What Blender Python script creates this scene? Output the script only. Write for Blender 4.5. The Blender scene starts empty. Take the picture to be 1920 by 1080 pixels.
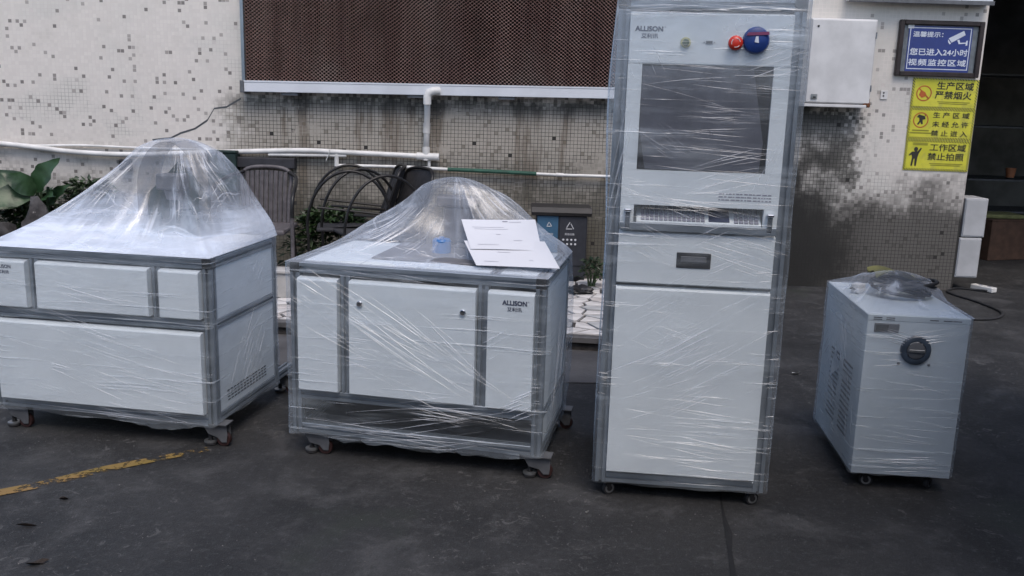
import bpy, bmesh, math, random
import numpy as np
from mathutils import Matrix, Vector
R = math.radians
SC = bpy.context.scene
COL = SC.collection

# ---------------------------------------------------------------- camera, sky, sun, exposure
cam_data = bpy.data.cameras.new('camera')
cam_data.sensor_width = 36.0
cam_data.lens = 31.907
cam_data.clip_end = 500
cam = bpy.data.objects.new('camera', cam_data)
COL.objects.link(cam)
cam.matrix_world = (Matrix.Translation((0, 0, 1.485)) @ Matrix.Rotation(R(90 - 11.9547), 4, 'X')
                    @ Matrix.Rotation(R(1.7077), 4, 'Z'))
SC.camera = cam

SUN_EL, SUN_AZ = R(60), R(168)          # azimuth from +Y towards +X: behind the camera, a little to the right
world = bpy.data.worlds.new('World')
SC.world = world
world.use_nodes = True
wn = world.node_tree
wn.nodes.clear()
sky = wn.nodes.new('ShaderNodeTexSky')
sky.sky_type = 'NISHITA'
sky.sun_disc = False
sky.sun_elevation = SUN_EL
sky.sun_rotation = SUN_AZ
sky.air_density = 1.0
sky.dust_density = 2.1
sky.ozone_density = 0.8
wbg = wn.nodes.new('ShaderNodeBackground')
wbg.inputs['Strength'].default_value = 0.13
wout = wn.nodes.new('ShaderNodeOutputWorld')
wn.links.new(sky.outputs[0], wbg.inputs[0])
wn.links.new(wbg.outputs[0], wout.inputs[0])

sun_data = bpy.data.lights.new('sun', 'SUN')
sun_data.energy = 0.9
sun_data.angle = R(25)
sun_data.color = (1.0, 0.91, 0.82)
sun = bpy.data.objects.new('sun', sun_data)
COL.objects.link(sun)
sd = Vector((math.sin(SUN_AZ) * math.cos(SUN_EL), math.cos(SUN_AZ) * math.cos(SUN_EL), math.sin(SUN_EL)))
sun.rotation_euler = sd.to_track_quat('Z', 'Y').to_euler()
sun.location = sd * 30

SC.view_settings.view_transform = 'Standard'
SC.view_settings.look = 'None'
SC.view_settings.gamma = 1.0
SC.view_settings.exposure = 0.72
SC.cycles.transparent_max_bounces = 24
SC.cycles.max_bounces = 10
SC.cycles.use_denoising = True

# ---------------------------------------------------------------- mesh helpers: every shape is (verts, faces)
def merge(*parts):
    V, F = [], []
    for v, f in parts:
        o = len(V)
        V += [tuple(p) for p in v]
        F += [tuple(i + o for i in q) for q in f]
    return V, F

def xf(shape, m):
    return [tuple(m @ Vector(p)) for p in shape[0]], shape[1]

def move(shape, x=0, y=0, z=0):
    return [(p[0] + x, p[1] + y, p[2] + z) for p in shape[0]], shape[1]

def box(x0, x1, y0, y1, z0, z1, bev=0.0, seg=1):
    v = [(x, y, z) for x in (x0, x1) for y in (y0, y1) for z in (z0, z1)]
    f = [(0, 1, 3, 2), (4, 6, 7, 5), (0, 4, 5, 1), (2, 3, 7, 6), (0, 2, 6, 4), (1, 5, 7, 3)]
    if bev <= 0:
        return v, f
    bm = bmesh.new()
    bv = [bm.verts.new(p) for p in v]
    for q in f:
        bm.faces.new([bv[i] for i in q])
    bmesh.ops.bevel(bm, geom=list(bm.edges), offset=bev, segments=seg, affect='EDGES', profile=0.5)
    bm.verts.index_update()
    out = [tuple(p.co) for p in bm.verts], [tuple(p.index for p in q.verts) for q in bm.faces]
    bm.free()
    return out

def frame_of(d):
    d = Vector(d).normalized()
    a = Vector((0, 0, 1)) if abs(d.z) < 0.9 else Vector((1, 0, 0))
    u = d.cross(a).normalized()
    return u, d.cross(u).normalized()

def tube(path, r, n=10, closed=False):
    P = [Vector(p) for p in path]
    m = len(P)
    V, F = [], []
    rr = r if isinstance(r, (list, tuple)) else [r] * m
    u = None
    for i in range(m):
        if closed:
            d = P[(i + 1) % m] - P[i - 1]
        else:
            d = P[min(i + 1, m - 1)] - P[max(i - 1, 0)]
        d.normalize()
        if u is None:
            u, w = frame_of(d)
        else:
            u = (u - d * u.dot(d)).normalized()
            w = d.cross(u)
        for k in range(n):
            a = 2 * math.pi * k / n
            V.append(tuple(P[i] + (u * math.cos(a) + w * math.sin(a)) * rr[i]))
    for i in range(m if closed else m - 1):
        j = (i + 1) % m
        for k in range(n):
            l = (k + 1) % n
            F.append((i * n + k, i * n + l, j * n + l, j * n + k))
    if not closed:
        F.append(tuple(range(n))[::-1])
        F.append(tuple((m - 1) * n + k for k in range(n)))
    return V, F

def cyl(p0, p1, r, n=18):
    return tube([p0, p1], r, n)

def lathe(profile, n=24, axis='z'):
    V, F = [], []
    for r, h in profile:
        for k in range(n):
            a = 2 * math.pi * k / n
            x, y = r * math.cos(a), r * math.sin(a)
            V.append((x, y, h) if axis == 'z' else (x, -h, y))
    m = len(profile)
    for i in range(m - 1):
        for k in range(n):
            l = (k + 1) % n
            F.append((i * n + k, i * n + l, (i + 1) * n + l, (i + 1) * n + k))
    F.append(tuple(range(n))[::-1])
    F.append(tuple((m - 1) * n + k for k in range(n)))
    return V, F

def prism(poly, a0, a1, plane='xz'):
    """polygon in a plane, extruded along the third axis"""
    n = len(poly)
    def p(q, a):
        return (q[0], a, q[1]) if plane == 'xz' else ((q[0], q[1], a) if plane == 'xy' else (a, q[0], q[1]))
    V = [p(q, a0) for q in poly] + [p(q, a1) for q in poly]
    F = [tuple(range(n)), tuple(range(2 * n - 1, n - 1, -1))]
    F += [(i, i + n, (i + 1) % n + n, (i + 1) % n) for i in range(n)]
    return V, F

def slot_bar(x0, x1, y0, y1, z0, z1, axis):
    """aluminium T-slot extrusion filling the box, running along axis"""
    lo, hi = {'x': ((y0, z0), (y1, z1)), 'y': ((x0, z0), (x1, z1)), 'z': ((x0, y0), (x1, y1))}[axis]
    a, b = (lo[0] + hi[0]) / 2, (lo[1] + hi[1]) / 2
    p, q = (hi[0] - lo[0]) / 2, (hi[1] - lo[1]) / 2
    g, d, c = 0.0058, 0.014, 0.002
    poly = []
    for sx, sy, swap in ((1, 1, 0), (-1, 1, 1), (-1, -1, 0), (1, -1, 1)):
        pts = [(p - d, g), (p, g), (p, q - c), (p - c, q), (g, q), (g, q - d)]
        pts = [(sx * x, sy * y) for x, y in pts]
        poly += pts if not swap else pts[::-1]
    poly = [(x + a, y + b) for x, y in poly]
    if axis == 'z':
        return prism(poly, z0, z1, 'xy')
    if axis == 'x':
        return prism(poly, x0, x1, 'yz')
    return prism(poly, y0, y1, 'xz')

def mesh(name, shape, mat=None, smooth=False, fix=True):
    me = bpy.data.meshes.new(name)
    me.from_pydata(shape[0], [], shape[1])
    if fix:
        bm = bmesh.new(); bm.from_mesh(me)
        bmesh.ops.recalc_face_normals(bm, faces=list(bm.faces))
        bm.to_mesh(me); bm.free()
    if mat:
        me.materials.append(mat)
    if smooth:
        me.shade_smooth() if hasattr(me, 'shade_smooth') else None
        if smooth == 'auto':
            try:
                me.set_sharp_from_angle(angle=R(35))
            except Exception:
                pass
    me.update()
    return me

def link(name, data, parent=None, loc=None, rot=None):
    o = bpy.data.objects.new(name, data)
    COL.objects.link(o)
    if parent:
        o.parent = parent
    if loc:
        o.location = loc
    if rot:
        o.rotation_euler = rot
    return o

def part(name, shape, mat, parent=None, loc=None, rot=None, smooth=False, fix=True):
    return link(name, mesh(name, shape, mat, smooth, fix), parent, loc, rot)

def tag(o, label=None, category=None, group=None, kind=None):
    if label: o['label'] = label
    if category: o['category'] = category
    if group: o['group'] = group
    if kind: o['kind'] = kind
    return o

def thing(name, label, category, loc=(0, 0, 0), rz=0.0, group=None):
    return tag(link(name, None, None, loc, (0, 0, rz)), label, category, group)

def text_shape(body, spacing=1.0):
    cu = bpy.data.curves.new('lettering', 'FONT')
    cu.body = body
    cu.size = 1.0
    cu.align_x = 'CENTER'
    cu.align_y = 'CENTER'
    cu.space_character = spacing
    cu.resolution_u = 3
    o = bpy.data.objects.new('lettering', cu)
    COL.objects.link(o)
    bpy.context.view_layer.update()
    dg = bpy.context.evaluated_depsgraph_get()
    me = bpy.data.meshes.new_from_object(o.evaluated_get(dg))
    V = [(v.co.x, 0.0, v.co.y) for v in me.vertices]
    F = [tuple(p.vertices) for p in me.polygons]
    bpy.data.objects.remove(o)
    bpy.data.curves.remove(cu)
    bpy.data.meshes.remove(me)
    return V, F

def text(body, mat, parent, x, y, z, width=None, height=0.02, bold=0.0, spacing=1.0, name='lettering'):
    """flat lettering in the parent's x-z plane facing -y, centred on (x, z); bold strokes are overprinted copies"""
    V, F = text_shape(body, spacing)
    if not V:
        return None
    a = np.array(V)
    lo, hi = a.min(0), a.max(0)
    sz = height / (hi[2] - lo[2])
    sx = (width / (hi[0] - lo[0])) if width else sz
    a[:, 0] = (a[:, 0] - (lo[0] + hi[0]) / 2) * sx + x
    a[:, 2] = (a[:, 2] - (lo[2] + hi[2]) / 2) * sz + z
    a[:, 1] = y
    copies = []
    offs = ((0, 0),) if not bold else ((-1, -1), (1, -1), (-1, 1), (1, 1))
    for k, (dx, dz) in enumerate(offs):
        b = a.copy()
        b[:, 0] += dx * bold * height; b[:, 2] += dz * bold * height; b[:, 1] -= k * .00012
        copies.append(([tuple(p) for p in b], F))
    return part(name, merge(*copies), mat, parent, fix=False)

# ---------------------------------------------------------------- material helpers
class NT:
    def __init__(s, name):
        s.m = bpy.data.materials.new(name)
        s.m.use_nodes = True
        s.t = s.m.node_tree
        s.t.nodes.clear()
        s.out = s.t.nodes.new('ShaderNodeOutputMaterial')
        s._co = None
    def new(s, kind, **kw):
        n = s.t.nodes.new('ShaderNode' + kind)
        for k, v in kw.items():
            setattr(n, k, v)
        return n
    def set(s, sock, v):
        if isinstance(v, bpy.types.NodeSocket):
            s.t.links.new(v, sock)
        elif isinstance(v, (tuple, list)) and len(v) == 3 and sock.type == 'RGBA':
            sock.default_value = (*v, 1)
        else:
            sock.default_value = v
    @property
    def co(s):
        if s._co is None:
            s._co = s.new('TexCoord').outputs['Object']
        return s._co
    def math(s, op, a, b=0.0, c=0.0, clamp=False):
        n = s.new('Math', operation=op, use_clamp=clamp)
        s.set(n.inputs[0], a); s.set(n.inputs[1], b)
        if len(n.inputs) > 2: s.set(n.inputs[2], c)
        return n.outputs[0]
    def vmath(s, op, a, b=(0, 0, 0)):
        n = s.new('VectorMath', operation=op)
        s.set(n.inputs[0], a); s.set(n.inputs[1], b)
        return n.outputs[0]
    def mapping(s, loc=(0, 0, 0), rot=(0, 0, 0), sc=(1, 1, 1), vec=None):
        n = s.new('Mapping')
        s.set(n.inputs[0], vec or s.co); s.set(n.inputs[1], loc); s.set(n.inputs[2], rot); s.set(n.inputs[3], sc)
        return n.outputs[0]
    def noise(s, scale=5.0, detail=3.0, rough=0.55, vec=None, dist=0.0):
        n = s.new('TexNoise')
        s.set(n.inputs['Vector'], vec or s.co)
        n.inputs['Scale'].default_value = scale
        n.inputs['Detail'].default_value = detail
        n.inputs['Roughness'].default_value = rough
        n.inputs['Distortion'].default_value = dist
        return n.outputs['Fac']
    def step(s, x, a, b, lo=0.0, hi=1.0):
        n = s.new('MapRange', interpolation_type='SMOOTHSTEP')
        s.set(n.inputs[0], x); s.set(n.inputs[1], a); s.set(n.inputs[2], b); s.set(n.inputs[3], lo); s.set(n.inputs[4], hi)
        return n.outputs[0]
    def mix(s, f, a, b, blend='MIX'):
        n = s.new('Mix', data_type='RGBA', blend_type=blend)
        s.set(n.inputs[0], f); s.set(n.inputs[6], a); s.set(n.inputs[7], b)
        return n.outputs[2]
    def sep(s, v=None):
        n = s.new('SeparateXYZ'); s.set(n.inputs[0], v or s.co)
        return n.outputs
    def bump(s, h, strength=0.3, dist=0.01):
        n = s.new('Bump')
        n.inputs['Strength'].default_value = strength
        n.inputs['Distance'].default_value = dist
        s.set(n.inputs['Height'], h)
        return n.outputs[0]
    def bsdf(s, color, rough=0.5, metal=0.0, normal=None, **kw):
        n = s.new('BsdfPrincipled')
        s.set(n.inputs['Base Color'], color); s.set(n.inputs['Roughness'], rough); s.set(n.inputs['Metallic'], metal)
        if normal is not None: s.set(n.inputs['Normal'], normal)
        for k, v in kw.items():
            s.set(n.inputs[k], v)
        return n.outputs[0]
    def done(s, shader):
        s.t.links.new(shader, s.out.inputs[0])
        return s.m

def simple(name, color, rough=0.5, metal=0.0, var=0.12, scale=14.0, bump=0.0, bscale=60.0):
    t = NT(name)
    n = t.noise(scale, 4)
    dark = tuple(c * (1 - var * 1.6) for c in color)
    light = tuple(min(1, c * (1 + var)) for c in color)
    col = t.mix(t.step(n, 0.3, 0.7), dark, light)
    rg = t.math('ADD', rough - 0.06, t.math('MULTIPLY', t.noise(scale * 2.3, 3), 0.12))
    nm = t.bump(t.noise(bscale, 3), bump, 0.004) if bump else None
    return t.done(t.bsdf(col, rg, metal, nm))

M = {}
M['panel'] = simple('white_coated_sheet', (0.68, 0.73, 0.75), 0.38, 0, 0.03, 3.0)
M['alu'] = simple('anodised_aluminium', (0.27, 0.31, 0.35), 0.38, 0.6, 0.08, 9.0)
M['alu_dark'] = simple('dark_slot', (0.09, 0.095, 0.1), 0.5, 0.3)
M['black'] = simple('black_plastic', (0.018, 0.018, 0.02), 0.42, 0, 0.2)
M['chillercoat'] = simple('chiller_coated_sheet', (0.52, 0.58, 0.615), 0.42, 0, 0.04, 3.0)  # greyer and darker than the white panel sheet
M['port'] = simple('dark_blue_grey_port', (0.055, 0.075, 0.105), 0.4, 0, 0.25)
M['rubber'] = simple('black_rubber', (0.022, 0.022, 0.024), 0.7, 0, 0.25)
M['steel'] = simple('zinc_steel', (0.30, 0.31, 0.32), 0.38, 0.8, 0.15, 20)
M['chrome'] = simple('chrome', (0.75, 0.76, 0.78), 0.12, 1.0, 0.03)
M['castgrey'] = simple('grey_painted_metal', (0.12, 0.125, 0.135), 0.5, 0.1, 0.15)
M['red'] = simple('red_plastic', (0.55, 0.035, 0.02), 0.35, 0, 0.08)
M['redwheel'] = simple('dark_red_wheel', (0.04, 0.018, 0.017), 0.5, 0, 0.2)
M['green'] = simple('green_lens', (0.05, 0.085, 0.03), 0.3, 0, 0.1)
M['yellowish'] = simple('yellow_bezel', (0.42, 0.40, 0.16), 0.5, 0, 0.1)
M['bluedisc'] = simple('blue_disc', (0.015, 0.045, 0.20), 0.4, 0, 0.15, 25)
M['bluecap'] = simple('blue_plastic_cap', (0.03, 0.16, 0.42), 0.4, 0, 0.1)
M['ink'] = simple('dark_blue_ink', (0.02, 0.03, 0.075), 0.5, 0, 0.1)
M['inkgrey'] = simple('grey_ink', (0.25, 0.25, 0.30), 0.6, 0, 0.1)
M['foam'] = simple('white_foam', (0.78, 0.79, 0.80), 0.8, 0, 0.04, 20)
M['paper'] = simple('white_paper', (0.66, 0.665, 0.70), 0.75, 0, 0.015, 6)
M['pvc'] = simple('white_pvc', (0.68, 0.67, 0.65), 0.4, 0, 0.09, 7)
M['hose'] = simple('grey_corrugated_hose', (0.09, 0.095, 0.105), 0.5, 0, 0.15)
M['screenfilm'] = simple('grey_screen_cover', (0.085, 0.088, 0.108), 0.33, 0, 0.13, 9, 0.25, 30)
M['gutter'] = simple('white_aluminium_gutter', (0.64, 0.66, 0.70), 0.4, 0, 0.05, 4)
M['boxwhite'] = simple('aged_white_enamel', (0.60, 0.59, 0.585), 0.5, 0, 0.08, 5)
M['caseshade'] = simple('shaded_white_enamel', (0.42, 0.425, 0.435), 0.5, 0, 0.08, 5)  # enamel darkened: the shade on the corner cases put into its colour
M['rust'] = simple('rust', (0.14, 0.05, 0.02), 0.85, 0, 0.4, 60)
M['concrete'] = simple('pale_concrete', (0.40, 0.39, 0.375), 0.85, 0, 0.15, 9, 0.3, 50)
M['joint'] = simple('paving_joint', (0.05, 0.045, 0.042), 0.9, 0, 0.3, 20, 0.3, 60)
M['stone'] = simple('white_marble_fragment', (0.62, 0.60, 0.585), 0.55, 0, 0.14, 7)
M['stone2'] = simple('pinkish_marble_fragment', (0.52, 0.485, 0.465), 0.55, 0, 0.15, 7)
M['stone3'] = simple('grey_marble_fragment', (0.42, 0.425, 0.43), 0.55, 0, 0.15, 7)
M['soil'] = simple('dark_soil', (0.03, 0.027, 0.022), 0.95, 0, 0.4, 20, 0.6, 40)
M['tubeblack'] = simple('black_tube', (0.016, 0.015, 0.015), 0.4, 0.2, 0.25)
M['rattan'] = simple('grey_brown_slat', (0.105, 0.095, 0.10), 0.55, 0, 0.18, 25)
M['mesh_seat'] = simple('dark_fabric', (0.028, 0.028, 0.032), 0.8, 0, 0.2, 30)
M['bin_dark'] = simple('dark_grey_bin', (0.030, 0.032, 0.040), 0.5, 0, 0.12)
M['bin_lid'] = simple('dark_bin_lid', (0.018, 0.017, 0.018), 0.5, 0, 0.15)
M['bin_blue'] = simple('blue_bin_face', (0.04, 0.11, 0.19), 0.5, 0, 0.08)
M['whiteprint'] = simple('white_print', (0.62, 0.63, 0.65), 0.6, 0, 0.05)
M['signblue'] = simple('blue_sign_print', (0.02, 0.04, 0.20), 0.35, 0, 0.08, 8)
M['signwhite'] = simple('sign_lettering', (0.62, 0.66, 0.74), 0.5, 0, 0.05)
M['signframe'] = simple('dark_brown_frame', (0.022, 0.012, 0.012), 0.4, 0, 0.3, 20)
M['signmat'] = simple('grey_blue_mount', (0.14, 0.16, 0.18), 0.5, 0, 0.2, 12)
M['signink'] = simple('black_print', (0.022, 0.022, 0.015), 0.6, 0, 0.1)
M['signolive'] = simple('small_olive_print', (0.26, 0.25, 0.02), 0.6, 0, 0.1)
M['signred'] = simple('red_print', (0.42, 0.10, 0.02), 0.6, 0, 0.1)
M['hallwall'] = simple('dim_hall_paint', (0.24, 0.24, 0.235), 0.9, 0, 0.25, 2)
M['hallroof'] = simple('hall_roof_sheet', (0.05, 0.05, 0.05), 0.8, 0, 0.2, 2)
M['carton'] = simple('brown_cardboard', (0.08, 0.045, 0.03), 0.85, 0, 0.15)
M['greenlid'] = simple('olive_cloth', (0.16, 0.17, 0.07), 0.9, 0, 0.2)
M['orange'] = simple('orange_lamp_body', (0.5, 0.2, 0.1), 0.5, 0, 0.1)
M['darkgreen'] = simple('dark_green_sheet', (0.012, 0.032, 0.028), 0.6, 0, 0.2)
M['darkstripe'] = simple('dark_grey_stripe', (0.03, 0.03, 0.036), 0.7, 0, 0.2)
M['manual'] = simple('olive_yellow_sheet', (0.19, 0.18, 0.055), 0.6, 0, 0.2, 12)
M['greensleeve'] = simple('green_tape', (0.015, 0.075, 0.05), 0.6, 0, 0.2)
M['greyplate'] = simple('grey_work_plate', (0.17, 0.165, 0.17), 0.45, 0.3, 0.12)
M['dryleaf'] = simple('dry_leaf', (0.035, 0.025, 0.02), 0.8, 0, 0.3, 30)
M['speck'] = simple('white_scrap', (0.6, 0.6, 0.58), 0.7, 0, 0.1)
M['limbdark'] = simple('green_stem', (0.03, 0.055, 0.02), 0.6, 0, 0.2)

def leaf_mat(name, a, b):
    t = NT(name)
    col = t.mix(t.step(t.noise(7, 3), 0.35, 0.65), a, b)
    return t.done(t.bsdf(col, 0.42, 0.0, t.bump(t.noise(25, 2), 0.25, 0.01)))
M['leaf'] = leaf_mat('taro_leaf', (0.012, 0.034, 0.011), (0.030, 0.072, 0.026))
M['leaf2'] = leaf_mat('dark_leaf', (0.010, 0.026, 0.009), (0.03, 0.06, 0.018))

def rock_mat():
    t = NT('dark_weathered_rock')
    n = t.noise(6, 6, 0.65)
    v = t.noise(3.0, 4, 0.6, t.mapping(sc=(5, 5, 1)))
    c = t.mix(t.step(n, 0.35, 0.7), (0.02, 0.018, 0.018), (0.085, 0.08, 0.08))
    c = t.mix(t.step(v, 0.64, 0.72), c, (0.34, 0.32, 0.30))
    return t.done(t.bsdf(c, 0.85, 0, t.bump(n, 0.8, 0.03)))
M['rock'] = rock_mat()

def ground_mat():
    t = NT('worn_dark_asphalt')
    big = t.noise(0.8, 5, 0.6, dist=0.6)
    mid = t.noise(3.6, 7, 0.68, dist=0.5)
    blot = t.noise(1.7, 6, 0.62, t.mapping(loc=(7, 3, 1)), dist=0.4)
    fine = t.noise(38, 5, 0.72)
    grit = t.noise(150, 3, 0.7)
    c = t.mix(t.step(big, 0.32, 0.68), (0.013, 0.013, 0.014), (0.030, 0.0298, 0.031))
    c = t.mix(t.math('MULTIPLY', t.step(mid, 0.48, 0.66), 0.75), c, (0.060, 0.0595, 0.061))
    c = t.mix(t.math('MULTIPLY', t.step(blot, 0.53, 0.66), 0.8), c, (0.009, 0.009, 0.010))
    c = t.mix(t.math('MULTIPLY', t.step(fine, 0.52, 0.70), 0.38), c, (0.085, 0.093, 0.093))
    c = t.mix(t.math('MULTIPLY', t.step(fine, 0.48, 0.30), 0.5), c, (0.008, 0.008, 0.009))
    c = t.mix(t.math('MULTIPLY', t.step(grit, 0.54, 0.70), 0.5), c, (0.006, 0.006, 0.007))
    c = t.mix(t.math('MULTIPLY', t.step(grit, 0.42, 0.30), 0.4), c, (0.12, 0.118, 0.115))
    # scraped pale flakes
    fl = t.math('MULTIPLY', t.step(t.noise(13, 6, 0.78, dist=1.4), 0.58, 0.63), t.step(t.noise(1.2, 3, 0.5, t.mapping(loc=(2, 9, 0))), 0.44, 0.58))
    c = t.mix(t.math('MULTIPLY', fl, 0.55), c, (0.13, 0.128, 0.125))
    # green-tinged damp smear
    c = t.mix(t.math('MULTIPLY', t.step(t.noise(1.1, 4, 0.6, t.mapping(loc=(11, 1, 0))), 0.60, 0.70), 0.4), c, (0.026, 0.034, 0.024))
    h = t.math('ADD', t.math('MULTIPLY', fine, 0.6), t.math('MULTIPLY', grit, 0.4))
    rg = t.math('ADD', 0.60, t.math('MULTIPLY', mid, 0.3))
    return t.done(t.bsdf(c, rg, 0, t.bump(h, 0.8, 0.012)))
M['ground'] = ground_mat()

def apron_mat():
    t = NT('grey_cement_apron')
    c = t.mix(t.step(t.noise(2.4, 6, 0.6), 0.3, 0.7), (0.05, 0.049, 0.052), (0.10, 0.098, 0.10))
    c = t.mix(t.math('MULTIPLY', t.step(t.noise(60, 3), 0.55, 0.75), 0.35), c, (0.04, 0.04, 0.042))
    return t.done(t.bsdf(c, 0.85, 0, t.bump(t.noise(70, 3), 0.4, 0.006)))
M['apron'] = apron_mat()

def paint_mat():
    t = NT('worn_yellow_paint')
    n = t.noise(9, 6, 0.7, dist=0.5)
    f = t.noise(45, 4, 0.7)
    s = t.math('ADD', t.math('MULTIPLY', n, 0.72), t.math('MULTIPLY', f, 0.28))
    c = t.mix(t.step(t.noise(4, 3), 0.35, 0.65), (0.19, 0.13, 0.03), (0.24, 0.145, 0.05))
    sh = t.bsdf(c, 0.7, 0, t.bump(f, 0.4, 0.004))
    m = t.new('MixShader')
    t.set(m.inputs[0], t.step(s, 0.475, 0.55))
    t.set(m.inputs[2], t.new('BsdfTransparent').outputs[0]); t.set(m.inputs[1], sh)
    return t.done(m.outputs[0])
M['paint'] = paint_mat()

PITCH = 0.0293
WX0, WX1, WY, WZ1 = -5.6, 3.6725, 7.4346, 3.4
def wall_zones(t, jit=0.0):
    """dark zones of this wall: damp stains under the gutter, painted shade with stains below the electrical box, mould and painted shade along the foot"""
    x, y, z = t.sep()[0], t.sep()[1], t.sep()[2]
    n1 = t.noise(1.6, 5, 0.6, dist=0.5)
    n2 = t.noise(4.5, 5, 0.65)
    runs = t.noise(2.2, 4, 0.6, t.mapping(sc=(3.2, 1, 0.35)))
    wob = t.math('ADD', t.math('MULTIPLY', t.math('SUBTRACT', n2, 0.5), 0.55), jit)
    wob1 = t.math('ADD', t.math('MULTIPLY', t.math('SUBTRACT', n1, 0.5), 1.1), jit)
    xe = t.math('ADD', x, wob)
    ze = t.math('ADD', z, t.math('MULTIPLY', wob, 0.6))
    damp = t.math('MULTIPLY', t.math('MULTIPLY', t.step(xe, -2.45, -2.1), t.step(xe, 1.9, 1.5)), t.step(ze, 1.52, 1.38))
    edge = t.math('ADD', z, wob1)
    # dark patch below the electrical box: its shade painted in, with stains
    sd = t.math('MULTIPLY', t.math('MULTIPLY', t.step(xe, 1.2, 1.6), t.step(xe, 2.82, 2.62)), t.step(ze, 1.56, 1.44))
    # dirty skirting band; its left part also paints in the plants' shade
    low = t.math('MULTIPLY', t.step(x, 1.1, 1.5), t.step(edge, 1.0, 0.55))
    lowl = t.math('MAXIMUM', t.step(edge, 0.95, 0.50), t.math('MULTIPLY', t.step(ze, 1.06, 0.90), t.step(n2, 0.40, 0.62, 0.22, 0.62)))
    patch = t.step(n1, 0.50, 0.64)
    return x, z, n1, n2, runs, damp, sd, low, lowl, patch

def tile_mat():
    t = NT('mosaic_tile')
    cell = t.vmath('FLOOR', t.vmath('DIVIDE', t.vmath('SUBTRACT', t.co, (WX0, -50, 0)), (PITCH, 100, PITCH)))
    w = t.new('TexWhiteNoise', noise_dimensions='3D'); t.set(w.inputs[0], cell)
    rnd = w.outputs['Value']
    # every tile takes up dirt and painted shade a little differently
    jit = t.math('MULTIPLY', t.math('SUBTRACT', t.sep(w.outputs['Color'])[1], 0.5), 0.13)
    x, z, n1, n2, runs, damp, sd, low, lowl, patch = wall_zones(t, jit)
    c = t.mix(t.step(rnd, 0.06, 1.0), (0.67, 0.62, 0.57), (0.72, 0.67, 0.615))
    c = t.mix(t.math('MULTIPLY', t.step(n1, 0.42, 0.66), 0.6), c, (0.60, 0.585, 0.54))
    c = t.mix(t.math('MULTIPLY', t.step(n2, 0.50, 0.72), 0.22), c, (0.46, 0.43, 0.38))
    c = t.mix(t.math('LESS_THAN', rnd, 0.056), c, t.mix(t.step(rnd, 0.0, 0.056), (0.20, 0.18, 0.165), (0.40, 0.365, 0.335)))
    c = t.mix(t.math('MULTIPLY', damp, 0.66), c, (0.215, 0.19, 0.145))
    c = t.mix(t.math('MULTIPLY', t.math('MULTIPLY', damp, t.step(runs, 0.52, 0.66)), 0.6), c, (0.10, 0.065, 0.035))
    c = t.mix(t.math('MULTIPLY', t.math('MULTIPLY', damp, t.step(t.math('ADD', z, t.math('MULTIPLY', runs, 0.25)), 1.40, 1.56)), 0.85), c, (0.022, 0.022, 0.02))  # near-black towards the gutter
    c = t.mix(t.math('MULTIPLY', t.step(x, 1.5, 2.0), 0.25), c, (0.40, 0.39, 0.37))
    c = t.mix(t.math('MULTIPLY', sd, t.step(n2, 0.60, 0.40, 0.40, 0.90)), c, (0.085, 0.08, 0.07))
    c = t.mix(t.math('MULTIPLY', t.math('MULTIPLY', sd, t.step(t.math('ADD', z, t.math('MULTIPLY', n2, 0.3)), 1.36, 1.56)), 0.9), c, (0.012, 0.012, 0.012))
    c = t.mix(t.math('MULTIPLY', low, 0.88), c, (0.04, 0.036, 0.031))
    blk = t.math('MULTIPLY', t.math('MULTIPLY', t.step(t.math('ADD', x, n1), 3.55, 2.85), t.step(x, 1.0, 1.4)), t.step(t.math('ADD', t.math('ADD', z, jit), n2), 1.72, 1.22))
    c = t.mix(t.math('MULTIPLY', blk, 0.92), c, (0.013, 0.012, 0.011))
    c = t.mix(t.math('MULTIPLY', t.math('MULTIPLY', lowl, t.step(x, 1.6, 0.9)), 0.78), c, (0.05, 0.048, 0.034))
    return t.done(t.bsdf(c, 0.45, 0, t.bump(t.noise(40, 2), 0.12, 0.002)))
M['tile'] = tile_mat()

def grout_mat():
    t = NT('mosaic_grout')
    x, z, n1, n2, runs, damp, sd, low, lowl, patch = wall_zones(t)
    d = t.math('MAXIMUM', t.math('MAXIMUM', damp, sd), t.math('MAXIMUM', low, lowl))
    d = t.math('MAXIMUM', d, t.math('MULTIPLY', patch, t.step(z, 2.2, 1.2, 0.08, 0.55)))
    blot = t.step(t.noise(2.4, 4, 0.6, t.mapping(loc=(4, 0, 8))), 0.57, 0.64)
    d = t.math('MULTIPLY', d, t.math('SUBTRACT', 1.0, t.math('MULTIPLY', blot, 0.8)))
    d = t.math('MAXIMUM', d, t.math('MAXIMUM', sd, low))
    c = t.mix(t.math('MULTIPLY', damp, 0.6), (0.68, 0.63, 0.59), (0.26, 0.23, 0.18))
    c = t.mix(d, c, (0.03, 0.028, 0.026))
    return t.done(t.bsdf(c, 0.9))
M['grout'] = grout_mat()

def pad_mat():
    t = NT('brown_cellulose')
    n = t.noise(1.0, 5, 0.65, t.mapping(sc=(9, 1, 0.5)))
    f = t.noise(150, 2, 0.6)
    dust = t.noise(1.6, 5, 0.65, t.mapping(loc=(3, 0, 1), sc=(1, 1, 0.6)))
    c = t.mix(t.step(n, 0.3, 0.7), (0.22, 0.125, 0.11), (0.36, 0.235, 0.205))
    c = t.mix(t.math('MULTIPLY', t.step(f, 0.55, 0.7), 0.55), c, (0.55, 0.48, 0.44))
    c = t.mix(t.step(dust, 0.48, 0.72, 0.0, 0.5), c, (0.44, 0.38, 0.34))
    c = t.mix(t.step(dust, 0.45, 0.30, 0.0, 0.5), c, (0.10, 0.06, 0.052))
    return t.done(t.bsdf(c, 0.85))
M['pad'] = pad_mat()
M['padback'] = simple('wet_dark_pad_core', (0.012, 0.009, 0.008), 0.9, 0, 0.2)

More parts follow.
